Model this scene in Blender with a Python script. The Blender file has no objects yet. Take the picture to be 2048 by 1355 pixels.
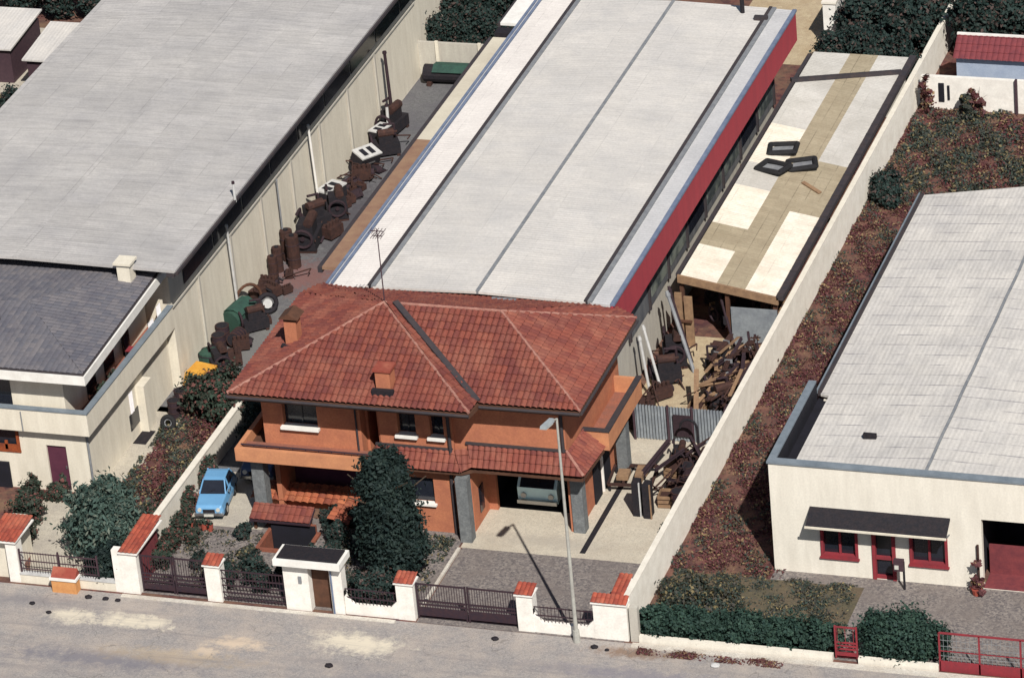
import bpy, bmesh, math, random
import numpy as np
from mathutils import Vector, Matrix
R = math.radians
scene = bpy.context.scene
COL = scene.collection

# ------------------------------------------------------------------ camera
def look_basis(yaw, pitch, roll):
    f = Vector((math.sin(yaw)*math.cos(pitch), math.cos(yaw)*math.cos(pitch), -math.sin(pitch)))
    r = Vector((math.cos(yaw), -math.sin(yaw), 0)); u = r.cross(f)
    cr, sr = math.cos(roll), math.sin(roll)
    return cr*r + sr*u, -sr*r + cr*u, f
cam_data = bpy.data.cameras.new("camera")
cam = bpy.data.objects.new("camera", cam_data); COL.objects.link(cam)
r_, u_, f_ = look_basis(R(-20.35505), R(27.78057), R(-5.4757))
m4 = Matrix.Identity(4)
for i in range(3):
    m4[i][0] = r_[i]; m4[i][1] = u_[i]; m4[i][2] = -f_[i]
m4.translation = Vector((46.04825, -133.28621, 87.15083))
cam.matrix_world = m4
cam_data.sensor_width = 36; cam_data.lens = 36*9045.95/2048
cam_data.clip_start = 1; cam_data.clip_end = 3000
scene.camera = cam

# ------------------------------------------------------------------ light
sun_dir = Vector((4.84, -7.54, 9.15)).normalized()
elev = math.asin(sun_dir.z); azim = math.atan2(sun_dir.x, sun_dir.y)
w = bpy.data.worlds.new("World"); scene.world = w; w.use_nodes = True
nt = w.node_tree; sky = nt.nodes.new('ShaderNodeTexSky'); sky.sky_type = 'NISHITA'
sky.sun_disc = False; sky.sun_elevation = elev; sky.sun_rotation = azim
sky.air_density = 1.0; sky.dust_density = 1.0
bg = nt.nodes['Background']; bg.inputs[1].default_value = 0.05
nt.links.new(sky.outputs[0], bg.inputs[0])
sl = bpy.data.lights.new("sun", 'SUN'); sl.energy = 5.0; sl.angle = R(0.5); sl.color = (1, .95, .88)
so = bpy.data.objects.new("sun", sl); COL.objects.link(so)
so.rotation_euler = sun_dir.to_track_quat('Z', 'Y').to_euler(); so.location = (60, -90, 120)
scene.view_settings.view_transform = 'Standard'
scene.view_settings.look = 'None'; scene.view_settings.exposure = 0.18; scene.view_settings.gamma = 1.0

# ------------------------------------------------------------------ materials
def lin(c): return tuple(((x/255)/12.92 if x/255 <= .04045 else ((x/255+.055)/1.055)**2.4) for x in c)
class NB:
    def __init__(s, name):
        s.m = bpy.data.materials.new(name); s.m.use_nodes = True
        s.t = s.m.node_tree; s.b = s.t.nodes['Principled BSDF']
    def n(s, k, **kw):
        o = s.t.nodes.new(k)
        for a, v in kw.items(): setattr(o, a, v)
        return o
    def l(s, a, b): s.t.links.new(a, b)
    def co(s, uv=False):
        tc = s.n('ShaderNodeTexCoord'); return tc.outputs['UV' if uv else 'Object']
    def geo(s):
        return s.n('ShaderNodeNewGeometry').outputs['Position']
    def noise(s, v, scale, det=4, rough=.6, dim='3D'):
        o = s.n('ShaderNodeTexNoise'); o.inputs['Scale'].default_value = scale
        o.inputs['Detail'].default_value = det; o.inputs['Roughness'].default_value = rough
        s.l(v, o.inputs['Vector']); return o.outputs['Fac']
    def ramp(s, f, a, b, lo=0., hi=1.):
        o = s.n('ShaderNodeMapRange'); o.inputs[1].default_value = a; o.inputs[2].default_value = b
        o.inputs[3].default_value = lo; o.inputs[4].default_value = hi
        s.l(f, o.inputs[0]); return o.outputs[0]
    def mix(s, f, a, b, mode='MIX'):
        o = s.n('ShaderNodeMix'); o.data_type = 'RGBA'; o.blend_type = mode
        for i, v in ((0, f), (6, a), (7, b)):
            if isinstance(v, (int, float)): o.inputs[i].default_value = v
            elif isinstance(v, tuple): o.inputs[i].default_value = (*v, 1)
            else: s.l(v, o.inputs[i])
        return o.outputs[2]
    def math(s, op, a, b=None):
        o = s.n('ShaderNodeMath'); o.operation = op
        for i, v in ((0, a), (1, b)):
            if v is None: continue
            if isinstance(v, (int, float)): o.inputs[i].default_value = v
            else: s.l(v, o.inputs[i])
        return o.outputs[0]
    def vscale(s, v, x, y, z):
        o = s.n('ShaderNodeVectorMath'); o.operation = 'MULTIPLY'; s.l(v, o.inputs[0])
        o.inputs[1].default_value = (x, y, z); return o.outputs[0]
    def bump(s, h, strength=.3, dist=.02):
        o = s.n('ShaderNodeBump'); o.inputs['Strength'].default_value = strength
        o.inputs['Distance'].default_value = dist; s.l(h, o.inputs['Height'])
        s.l(o.outputs[0], s.b.inputs['Normal'])
    def done(s, col, rough=.85, metal=0., spec=.3):
        if isinstance(col, tuple): s.b.inputs['Base Color'].default_value = (*col, 1)
        else: s.l(col, s.b.inputs['Base Color'])
        s.b.inputs['Roughness'].default_value = rough; s.b.inputs['Metallic'].default_value = metal
        s.b.inputs['Specular IOR Level'].default_value = spec
        return s.m

def plain(name, c1, c2=None, scale=.8, rough=.85, fine=.12, bump=.2, metal=0., spec=.3, streak=False, lo=.35, hi=.7):
    b = NB(name); g = b.geo(); c2 = c2 or tuple(x*.72 for x in c1)
    v = b.vscale(g, 3, 3, .5) if streak else g
    f = b.ramp(b.noise(v, scale, 6, .65), lo, hi)
    c = b.mix(f, c1, c2)
    fn = b.noise(g, 14, 3, .7)
    c = b.mix(b.ramp(fn, .3, .7, 0, fine*2), c, tuple(x*.45 for x in c1))
    b.bump(fn, bump, .02)
    return b.done(c, rough, metal, spec)

def sheets(name, c1, c2, cu, cv, wave=.18, var=.25, seam=.5, seamc=None, streak=.3, scalep=.5, seamw=.03, useam=0.):
    """corrugated / fibre cement roofing, uv in metres (u along the eave, v up the slope)"""
    b = NB(name); uv = b.co(True); g = b.geo()
    sep = b.n('ShaderNodeSeparateXYZ'); b.l(uv, sep.inputs[0])
    cell = b.n('ShaderNodeVectorMath', operation='FLOOR'); b.l(b.vscale(uv, 1/cu, 1/cv, 0), cell.inputs[0])
    wn = b.n('ShaderNodeTexWhiteNoise'); wn.noise_dimensions = '2D'; b.l(cell.outputs[0], wn.inputs['Vector'])
    big = b.ramp(b.noise(g, scalep, 6, .7), .35, .68)
    c = b.mix(big, c1, c2)
    c = b.mix(b.ramp(wn.outputs['Value'], 0, 1, 0, var), c, tuple(x*.55 for x in c1))
    st = b.noise(b.vscale(uv, 3.5, .35, 1), 1.3, 5, .7)
    c = b.mix(b.ramp(st, .45, .75, 0, streak), c, tuple(x*.45 for x in c2))
    fn = b.noise(g, 9, 4, .75)
    c = b.mix(b.ramp(fn, .4, .75, 0, .35), c, tuple(x*.5 for x in c2))
    fr = b.math('FRACT', b.math('MULTIPLY', sep.outputs[1], 1/cv))
    sm = b.math('LESS_THAN', fr, seamw/cv)
    gap = b.ramp(b.noise(b.vscale(uv, .5, 1.2, 1), 1.4, 4, .7), .42, .58)
    c = b.mix(b.math('MULTIPLY', b.math('MULTIPLY', sm, seam), gap), c, seamc or tuple(x*.3 for x in c2))
    if useam:
        fu = b.math('FRACT', b.math('MULTIPLY', sep.outputs[0], 1/cu))
        c = b.mix(b.math('MULTIPLY', b.math('LESS_THAN', fu, .03/cu), useam), c, tuple(x*.4 for x in c2))
    wv = b.math('SINE', b.math('MULTIPLY', sep.outputs[0], 2*math.pi/wave))
    b.bump(wv, .22, .015)
    return b.done(c, .8, 0, .25)

def tiles_mat(name, c1, c2, c3):
    """roof tiles; uv in tile units: one colour per tile"""
    b = NB(name); uv = b.co(True); g = b.geo()
    cell = b.n('ShaderNodeVectorMath', operation='FLOOR'); b.l(uv, cell.inputs[0])
    wn = b.n('ShaderNodeTexWhiteNoise'); wn.noise_dimensions = '2D'; b.l(cell.outputs[0], wn.inputs['Vector'])
    c = b.mix(b.ramp(wn.outputs['Value'], .1, .9), c1, c2)
    c = b.mix(b.ramp(b.noise(g, .9, 5, .7), .45, .75, 0, .7), c, c3)
    c = b.mix(b.ramp(b.noise(g, 7, 3, .7), .5, .8, 0, .5), c, tuple(x*.4 for x in c1))
    return b.done(c, .85, 0, .2)

def leafmat(name, c1, c2, c3=None):
    b = NB(name)
    gi = b.n('ShaderNodeNewGeometry')
    f = gi.outputs['Random Per Island']
    c = b.mix(f, c1, c2)
    if c3: c = b.mix(b.ramp(f, .8, .86), c, c3)
    c = b.mix(b.ramp(b.noise(gi.outputs['Position'], 1.3, 3), .4, .65, 0, .55), c, tuple(x*.45 for x in c1))
    m = b.done(c, .7, 0, .2)
    return m

def gravel(name, c1, c2, c3, vs=9, patches=None, scale=.6):
    b = NB(name); g = b.geo()
    vo = b.n('ShaderNodeTexVoronoi'); vo.inputs['Scale'].default_value = vs; b.l(g, vo.inputs['Vector'])
    sp = b.n('ShaderNodeSeparateColor'); b.l(vo.outputs['Color'], sp.inputs[0])
    c = b.mix(sp.outputs[0], c1, c2)
    c = b.mix(b.ramp(b.noise(g, scale, 6, .7), .42, .66, 0, .8), c, c3)
    fn = b.noise(g, 22, 3, .8)
    c = b.mix(b.ramp(fn, .5, .75, 0, .7), c, tuple(x*.25 for x in c1))
    if patches:
        for (px, py, rx, ry, col, s) in patches:
            sb = b.n('ShaderNodeVectorMath', operation='SUBTRACT'); b.l(g, sb.inputs[0]); sb.inputs[1].default_value = (px, py, 0)
            ln = b.n('ShaderNodeVectorMath', operation='LENGTH'); b.l(b.vscale(sb.outputs[0], 1/rx, 1/ry, 0), ln.inputs[0])
            d = b.math('ADD', ln.outputs['Value'], b.math('MULTIPLY', b.math('SUBTRACT', b.noise(g, 1.9, 8, .8), .5), 4.2))
            c = b.mix(b.ramp(d, 1.25, .35, 0, s), c, col)
    if patches and vs == 16:
        vc = b.n('ShaderNodeTexVoronoi'); vc.feature = 'DISTANCE_TO_EDGE'; vc.inputs['Scale'].default_value = .45
        dv = b.n('ShaderNodeVectorMath', operation='ADD'); b.l(g, dv.inputs[0])
        nz = b.n('ShaderNodeTexNoise'); nz.inputs['Scale'].default_value = 1.2; nz.inputs['Detail'].default_value = 6; b.l(g, nz.inputs['Vector']); b.l(nz.outputs['Color'], dv.inputs[1]); b.l(dv.outputs[0], vc.inputs['Vector'])
        ck = b.math('MULTIPLY', b.math('LESS_THAN', vc.outputs['Distance'], .006), b.ramp(b.noise(g, .5, 3), .45, .6, 0, .5))
        c = b.mix(ck, c, (.13, .12, .115))
        tr = b.noise(b.vscale(g, .12, 2.6, 1), 1.0, 4, .6)
        c = b.mix(b.ramp(tr, .5, .7, 0, .45), c, (.2, .185, .19))
    b.bump(fn, .5, .02)
    return b.done(c, .95, 0, .1)

MT = {}
MT['roof_red'] = tiles_mat('clay_tiles', (.205, .06, .043), (.14, .042, .037), (.30, .125, .085))
MT['roof_orange'] = tiles_mat('orange_clay_tiles', (.36, .11, .055), (.2, .06, .04), (.46, .2, .09))
MT['cap_red'] = tiles_mat('cap_tiles', (.38, .09, .055), (.24, .055, .04), (.42, .16, .1))
MT['roof_dark'] = tiles_mat('grey_tiles', (.12, .12, .14), (.165, .155, .165), (.075, .075, .1))
MT['ridge'] = plain('ridge_mortar', (.36, .19, .15), (.25, .1, .08), 3)
MT['roof_left'] = sheets('weathered_fibre_cement', (.52, .50, .48), (.38, .37, .37), 1.1, 1.55, .18, .28, .4, streak=.4, scalep=.3, useam=.25)
MT['roof_mid'] = sheets('pale_metal_roofing', (.64, .61, .57), (.52, .505, .49), .95, 2.2, .18, .16, .25, streak=.22, scalep=.5, useam=.12)
MT['roof_strip'] = sheets('cream_roofing', (.84, .79, .74), (.72, .675, .64), .95, 1.1, .18, .14, .3, streak=.12, scalep=.5)
MT['roof_grey'] = sheets('grey_roofing', (.56, .555, .56), (.45, .45, .46), .95, 2.2, .18, .08, .15, streak=.15)
MT['roof_right'] = sheets('pale_fibre_cement', (.65, .62, .575), (.48, .465, .45), 2.2, .8, .18, .16, .8, (.2, .19, .21), streak=.35, scalep=.45, seamw=.06)
MT['shed_brown'] = sheets('tan_sheets', (.42, .36, .255), (.33, .275, .19), .9, .55, .15, .22, .6, streak=.3, scalep=1.1, useam=.3)
MT['shed_bright'] = sheets('bright_sheets', (.9, .84, .73), (.74, .66, .54), .9, 1.5, .15, .16, .3, streak=.3, scalep=1.2)
MT['shed_white'] = sheets('whitish_sheets', (.62, .6, .56), (.48, .46, .42), .9, 1.5, .15, .15, .2, streak=.2)
MT['corr'] = sheets('galvanised_corrugated', (.3, .33, .35), (.17, .19, .22), .5, 3, .17, .35, 0, streak=.5, scalep=2)
MT['wall_beige'] = plain('beige_render', (.74, .69, .58), (.62, .57, .47), .9, streak=True)
MT['wall_white'] = plain('off_white_render', (.78, .74, .65), (.66, .62, .54), .8, streak=True)
MT['wall_grey'] = plain('grey_concrete_wall', (.5, .48, .42), (.4, .37, .33), 1.2, streak=True)
MT['wall_bright'] = plain('cream_limewash', (.93, .89, .8), (.78, .73, .64), 1.6, fine=.1)
MT['white'] = plain('white_paint', (.8, .79, .75), (.66, .64, .6), 2, fine=.05)
MT['fence_white'] = plain('whitewash', (.86, .83, .77), (.7, .67, .62), 2.2, fine=.12)
MT['orange'] = plain('orange_brick_face', (.50, .19, .10), (.36, .13, .078), 1.6, fine=.22)
MT['orange_l'] = plain('orange_plaster', (.58, .26, .13), (.44, .19, .105), 1.8, fine=.15)
MT['stone'] = plain('grey_stone_pillar', (.22, .235, .24), (.11, .12, .13), 4, fine=.4)
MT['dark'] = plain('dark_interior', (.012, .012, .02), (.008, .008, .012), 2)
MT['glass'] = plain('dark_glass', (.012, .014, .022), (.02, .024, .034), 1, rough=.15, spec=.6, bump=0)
MT['red'] = plain('red_fascia_paint', (.36, .045, .06), (.29, .04, .055), .8, fine=.12, streak=True)
MT['redpaint'] = plain('red_paint', (.27, .03, .04), (.18, .03, .04), 3)
MT['blue_gut'] = plain('blue_grey_gutter', (.17, .21, .3), (.1, .13, .2), 2)
MT['teal_cope'] = plain('grey_blue_coping', (.2, .235, .27), (.13, .16, .19), 2)
MT['gutdark'] = plain('dark_gutter', (.035, .033, .04), (.06, .045, .045), 3)
MT['brownwood'] = plain('brown_wood', (.11, .05, .03), (.06, .03, .02), 3)
MT['purple'] = plain('wine_door', (.1, .028, .05), (.075, .02, .04), 3)
MT['orangewood'] = plain('orange_shutter', (.3, .07, .02), (.16, .04, .02), 4)
MT['annex'] = plain('annex_beige', (.62, .57, .46), (.5, .45, .36), .6)
MT['annexb'] = plain('brown_canopy', (.3, .19, .12), (.22, .12, .085), 1.5)
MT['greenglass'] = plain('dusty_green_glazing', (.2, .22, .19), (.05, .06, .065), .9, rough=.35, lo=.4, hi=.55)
MT['brickdark'] = plain('dull_brick', (.3, .1, .06), (.18, .07, .05), 3, fine=.3)
MT['shade_panel'] = plain('painted_shade_grey', (.14, .145, .15), (.06, .065, .08), .8, streak=True)  # dark grey with the roof overhang's shade put into the colour
MT['rail'] = plain('dark_iron', (.03, .02, .03), (.05, .025, .03), 6, rough=.6)
MT['rail2'] = plain('brown_iron', (.07, .04, .05), (.05, .03, .04), 6, rough=.6)
MT['pole'] = plain('galvanised_pole', (.42, .42, .38), (.3, .29, .27), 3, rough=.5)
MT['grey'] = plain('grey_metal', (.25, .26, .27), (.15, .16, .18), 3, rough=.6)
MT['lampgrey'] = plain('lamp_housing', (.36, .4, .42), (.25, .28, .3), 3)
MT['bluecar'] = plain('blue_car_paint', (.14, .33, .55), (.12, .29, .5), 2, rough=.35, fine=.04, bump=0, spec=.5)
MT['navycar'] = plain('navy_car_paint', (.05, .08, .16), (.04, .06, .12), 2, rough=.35, fine=.04, bump=0, spec=.5)
MT['tealvan'] = plain('teal_van_paint', (.62, .88, .92), (.55, .8, .85), 2, rough=.4, fine=.04, bump=0)
MT['chrome'] = plain('chrome', (.5, .5, .5), (.4, .4, .4), 2, rough=.25, metal=.8, bump=0)
MT['lens'] = plain('pale_lens', (.6, .6, .55), (.5, .5, .45), 2, rough=.2, bump=0)
MT['rubber'] = plain('black_rubber', (.012, .012, .014), (.02, .02, .022), 5)
MT['rust'] = plain('rusty_iron', (.075, .034, .026), (.02, .013, .015), 5, fine=.4)
MT['rust2'] = plain('purple_rust', (.045, .025, .032), (.02, .013, .02), 5, fine=.4)
MT['oily'] = plain('oily_black_metal', (.014, .014, .02), (.03, .022, .025), 5, fine=.4)
MT['green'] = plain('green_tarpaulin', (.03, .08, .06), (.02, .045, .04), 3)
MT['gtub'] = plain('green_enamel', (.03, .075, .055), (.02, .045, .035), 3)
MT['yellow'] = plain('yellow_paint', (.62, .33, .05), (.5, .22, .03), 3)
MT['palegrey'] = plain('pale_enamel', (.55, .55, .54), (.4, .4, .4), 3)
MT['timber'] = plain('weathered_timber', (.3, .19, .11), (.18, .11, .07), 4)
MT['laundry'] = plain('white_cloth', (.8, .78, .78), (.68, .66, .7), 3)
MT['mailbox'] = plain('ochre_mailbox', (.62, .31, .12), (.5, .22, .08), 4)
MT['terracotta'] = plain('terracotta_pot', (.36, .08, .05), (.24, .05, .04), 5)
MT['bark'] = plain('bark', (.07, .05, .035), (.04, .03, .022), 5)
MT['cortile'] = plain('reddish_floor', (.34, .13, .085), (.2, .1, .08), 2.5, fine=.3)
MT['bluewhite'] = plain('bluish_white_render', (.36, .42, .52), (.28, .34, .45), 2)
MT['winelining'] = plain('worn_wine_boards', (.2, .045, .05), (.12, .03, .04), 3)
# ground materials
pt = (.62, .56, .45)
MT['street'] = gravel('sandy_street', (.35, .325, .305), (.25, .235, .235), (.42, .365, .32), 16, [
    (-21.3, -1.95, .9, .55, pt, .9), (-19.1, -1.9, 1.5, .5, pt, 1), (-18.1, -1.9, .8, .45, pt, .9),
    (-14.3, -2.7, 1.1, .45, (.6, .48, .36), .8), (-15.3, -3.4, .5, .4, (.6, .48, .36), .7), (-10.0, -1.9, 1.7, .7, pt, .95), (-9.2, -2.1, .8, .5, pt, .6),
    (-19, -4.6, 4, .6, (.17, .165, .19), .8), (-8, -4.5, 3, .8, (.2, .19, .21), .6), (1.5, -2.2, 4, .5, (.2, .19, .22), .7), (-16.5, -4.0, 3, .5, (.42, .33, .22), .5),
    (0.6, -.75, 1.6, .35, (.2, .13, .09), .8), (-24, -1.2, 2, .4, (.2, .19, .2), .6)])
MT['verge'] = gravel('dusty_kerb', (.62, .59, .53), (.5, .47, .42), (.45, .4, .34), 10)
MT['yard'] = gravel('courtyard_asphalt', (.155, .155, .16), (.12, .12, .125), (.115, .11, .125), 9, [(-21.9, 25.8, 2.2, 1.6, (.2, .09, .08), .7), (-22.0, 31.5, 1.3, 3.5, (.075, .07, .08), .8), (-21.9, 19, 1.2, 4, (.2, .2, .185), .5)])
MT['soil'] = gravel('brown_weedy_soil', (.15, .065, .055), (.06, .03, .036), (.2, .13, .085), 4)
MT['grass'] = gravel('dry_lawn', (.115, .1, .065), (.075, .07, .055), (.15, .11, .075), 8)
MT['gravel'] = gravel('grey_gravel', (.27, .24, .22), (.11, .10, .105), (.18, .155, .145), 13)
MT['conc'] = gravel('pale_concrete', (.54, .49, .4), (.46, .42, .35), (.42, .37, .3), 12, [(-5, 6.3, 2.5, .5, (.33, .3, .26), .5)])
MT['path'] = gravel('beige_paving', (.5, .46, .38), (.42, .385, .32), (.36, .33, .29), 9)
MT['tan'] = gravel('tan_earth', (.48, .4, .27), (.4, .32, .22), (.36, .27, .17), 5)
# foliage
MT['conifer'] = leafmat('dark_conifer', (.010, .022, .022), (.020, .034, .028))
MT['willow'] = leafmat('grey_green_leaves', (.04, .072, .062), (.075, .115, .095), (.13, .15, .12))
MT['hedge'] = leafmat('hedge_leaves', (.018, .042, .036), (.035, .068, .048))
MT['dtree'] = leafmat('dark_broadleaf', (.014, .03, .028), (.028, .045, .038), (.075, .05, .045))
MT['weeds'] = leafmat('mixed_weeds', (.125, .042, .042), (.06, .028, .034), (.24, .17, .09))
MT['weedsg'] = leafmat('greenish_weeds', (.03, .055, .045), (.07, .05, .045), (.2, .16, .08))
MT['shrub'] = leafmat('garden_shrub', (.025, .05, .035), (.05, .045, .036), (.15, .055, .05))

# ------------------------------------------------------------------ object helpers
ROOT = {}
def rootloc(o):
    while o is not None and o.parent is not None: o = o.parent
    return ROOT.get(o.name, Vector((0, 0, 0))) if o is not None else Vector((0, 0, 0))
def tag(o, label=None, cat=None, group=None, kind=None):
    if label: o['label'] = label
    if cat: o['category'] = cat
    if group: o['group'] = group
    if kind: o['kind'] = kind
    return o
def thing(name, label, cat, loc=(0, 0, 0), group=None, rz=0):
    o = bpy.data.objects.new(name, None); COL.objects.link(o); o.empty_display_size = .3
    o.location = loc; o.rotation_euler = (0, 0, rz); ROOT[o.name] = Vector(loc)
    return tag(o, label, cat, group)
def obj(name, bm, mat, parent=None, local=False, smooth=False, loc=None):
    """bm is in world coordinates unless local; smooth shades curved things"""
    me = bpy.data.meshes.new(name)
    if isinstance(bm, bmesh.types.BMesh):
        if parent is not None and not local:
            bmesh.ops.translate(bm, verts=bm.verts, vec=-rootloc(parent))
        elif loc is not None:
            bmesh.ops.translate(bm, verts=bm.verts, vec=-Vector(loc))
        bmesh.ops.recalc_face_normals(bm, faces=bm.faces)
        bm.to_mesh(me); bm.free()
    else:
        me = bm
        me.name = name
    for m in (mat if isinstance(mat, (list, tuple)) else [mat]): me.materials.append(MT[m] if isinstance(m, str) else m)
    if smooth:
        for p in me.polygons: p.use_smooth = True
    o = bpy.data.objects.new(name, me); COL.objects.link(o)
    if parent is not None: o.parent = parent
    elif loc is not None: o.location = loc; ROOT[o.name] = Vector(loc)
    return o
def copy_thing(src, loc, rz=0, label=None, group=None, scale=None):
    r = src.copy(); COL.objects.link(r); r.location = loc; r.rotation_euler = (src.rotation_euler.x, src.rotation_euler.y, rz)
    ROOT[r.name] = Vector(loc)
    if label: r['label'] = label
    if group: r['group'] = group
    if scale: r.scale = scale
    for ch in src.children:
        c = ch.copy(); COL.objects.link(c); c.parent = r
        for g in ch.children:
            d = g.copy(); COL.objects.link(d); d.parent = c
    return r
def N(): return bmesh.new()
def box(bm, x0, x1, y0, y1, z0, z1):
    vs = [bm.verts.new((x, y, z)) for x in (x0, x1) for y in (y0, y1) for z in (z0, z1)]
    for f in ((0, 1, 3, 2), (4, 6, 7, 5), (0, 4, 5, 1), (2, 3, 7, 6), (0, 2, 6, 4), (1, 5, 7, 3)):
        bm.faces.new([vs[i] for i in f])
    return bm
def B(*a): return box(N(), *a)
def poly(bm, pts):
    return bm.faces.new([bm.verts.new(p) for p in pts])
def prism(bm, pts, z0, z1):
    a = [bm.verts.new((p[0], p[1], z0)) for p in pts]; b = [bm.verts.new((p[0], p[1], z1)) for p in pts]
    bm.faces.new(a[::-1]); bm.faces.new(b)
    for i in range(len(pts)):
        j = (i+1) % len(pts); bm.faces.new((a[i], a[j], b[j], b[i]))
    return bm
def extr(bm, pts, vec):
    a = [bm.verts.new(p) for p in pts]; b = [bm.verts.new(Vector(p)+Vector(vec)) for p in pts]
    bm.faces.new(a[::-1]); bm.faces.new(b)
    for i in range(len(pts)):
        j = (i+1) % len(pts); bm.faces.new((a[i], a[j], b[j], b[i]))
    return bm
def tube(bm, p0, p1, r0, r1=None, n=8, cap=True):
    p0, p1 = Vector(p0), Vector(p1); r1 = r0 if r1 is None else r1
    d = (p1-p0).normalized(); a = d.orthogonal().normalized(); b = d.cross(a)
    A = [bm.verts.new(p0+r0*(math.cos(t)*a+math.sin(t)*b)) for t in [2*math.pi*i/n for i in range(n)]]
    C = [bm.verts.new(p1+r1*(math.cos(t)*a+math.sin(t)*b)) for t in [2*math.pi*i/n for i in range(n)]]
    for i in range(n): bm.faces.new((A[i], A[(i+1) % n], C[(i+1) % n], C[i]))
    if cap: bm.faces.new(A[::-1]); bm.faces.new(C)
    return bm
def bar(bm, p0, p1, w, h):
    p0, p1 = Vector(p0), Vector(p1); d = (p1-p0).normalized()
    s = d.cross(Vector((0, 0, 1)))
    s = Vector((1, 0, 0)) if s.length < 1e-3 else s.normalized()
    u = s.cross(d)
    q = [p0+sx*s*w/2+su*u*h/2 for sx, su in ((-1, -1), (1, -1), (1, 1), (-1, 1))]
    return extr(bm, q, p1-p0)
def torus(bm, c, R0, r, axis=(0, 0, 1), n=16, k=8):
    axis = Vector(axis).normalized(); a = axis.orthogonal().normalized(); b = axis.cross(a); c = Vector(c); rings = []
    for i in range(n):
        t = 2*math.pi*i/n; d = math.cos(t)*a+math.sin(t)*b
        rings.append([bm.verts.new(c+d*(R0+r*math.cos(s))+axis*r*math.sin(s)) for s in [2*math.pi*j/k for j in range(k)]])
    for i in range(n):
        for j in range(k):
            bm.faces.new((rings[i][j], rings[(i+1) % n][j], rings[(i+1) % n][(j+1) % k], rings[i][(j+1) % k]))
    return bm
def uvface(bm, pts, mat_index=0):
    """a planar roof polygon with uv in metres (u horizontal, v up the slope)"""
    uvl = bm.loops.layers.uv.verify()
    f = poly(bm, pts); f.material_index = mat_index
    P = [Vector(p) for p in pts]
    n = (P[1]-P[0]).cross(P[2]-P[1]).normalized()
    if n.z < 0: n = -n
    u = Vector((0, 0, 1)).cross(n)
    u = Vector((1, 0, 0)) if u.length < 1e-3 else u.normalized()
    v = n.cross(u)
    for l in f.loops: l[uvl].uv = (l.vert.co.dot(u), l.vert.co.dot(v))
    return f
def slab(pts, th, udir=None):
    """roof slab with top face uv-mapped in metres; udir = direction of u"""
    bm = N(); uvl = bm.loops.layers.uv.verify(); extr(bm, [(p[0], p[1], p[2]-th) for p in pts], (0, 0, th))
    P = [Vector(p) for p in pts]; n = (P[1]-P[0]).cross(P[2]-P[1]).normalized()
    if n.z < 0: n = -n
    if udir is None:
        u = Vector((0, 0, 1)).cross(n); u = Vector((1, 0, 0)) if u.length < 1e-3 else u.normalized()
    else: u = Vector(udir).normalized()
    v = n.cross(u)
    for f in bm.faces:
        for l in f.loops: l[uvl].uv = (l.vert.co.dot(u), l.vert.co.dot(v))
    return bm
def tiled(polys, pitch=.22, row=.36, amp=.035, step=.03, eave=None):
    """real pantile relief over each planar convex polygon"""
    out = N(); ouv = out.loops.layers.uv.verify()
    for pi_, pts in enumerate(polys):
        P = [Vector(p) for p in pts]; n = Vector((0, 0, 0))
        for i in range(len(P)):
            n += (P[i]-P[0]).cross(P[(i+1) % len(P)]-P[0])
        n.normalize()
        if n.z < 0: n = -n
        u = Vector((0, 0, 1)).cross(n)
        u = Vector((1, 0, 0)) if u.length < 1e-3 else u.normalized()
        if u.x < -.5 or (abs(u.x) < .5 and u.y < 0): u = -u
        v = n.cross(u)
        if v.z < 0: v = -v
        o = P[0]
        us = [(p-o).dot(u) for p in P]; vs = [(p-o).dot(v) for p in P]
        bm = N(); uvl = bm.loops.layers.uv.verify()
        K = 4; nu = int((max(us)-min(us))/pitch)+2; nr = int((max(vs)-min(vs))/row)+2
        u0, v0 = min(us), min(vs)
        ulist = [u0+i*pitch/K for i in range(nu*K+1)]
        prof = [0, .75, 1.0, .75]
        rows = []
        for rr in range(nr):
            rows.append((v0+rr*row, 1.0)); rows.append((v0+(rr+1)*row-.004, 0.0))
        grid = []
        for vv, hh in rows:
            grid.append([bm.verts.new(o+u*uu+v*vv+n*(amp*prof[i % K]+step*hh)) for i, uu in enumerate(ulist)])
        for a in range(len(rows)-1):
            rr = a//2
            for i in range(len(ulist)-1):
                f = bm.faces.new((grid[a][i], grid[a][i+1], grid[a+1][i+1], grid[a+1][i]))
                cu = (i//K)+.5+100*pi_; cv = rr+.5
                for l in f.loops: l[uvl].uv = (cu, cv)
        cen = sum(P, Vector())/len(P)
        for i in range(len(P)):
            a, b2 = P[i], P[(i+1) % len(P)]
            e = (b2-a).cross(n).normalized()
            if (cen-a).dot(e) > 0: e = -e
            bmesh.ops.bisect_plane(bm, geom=bm.verts[:]+bm.edges[:]+bm.faces[:], plane_co=a, plane_no=e, clear_outer=True)
        me = bpy.data.meshes.new('tmp'); bm.to_mesh(me); bm.free(); out.from_mesh(me); bpy.data.meshes.remove(me)
    return out
rng = np.random.default_rng(7)
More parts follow.
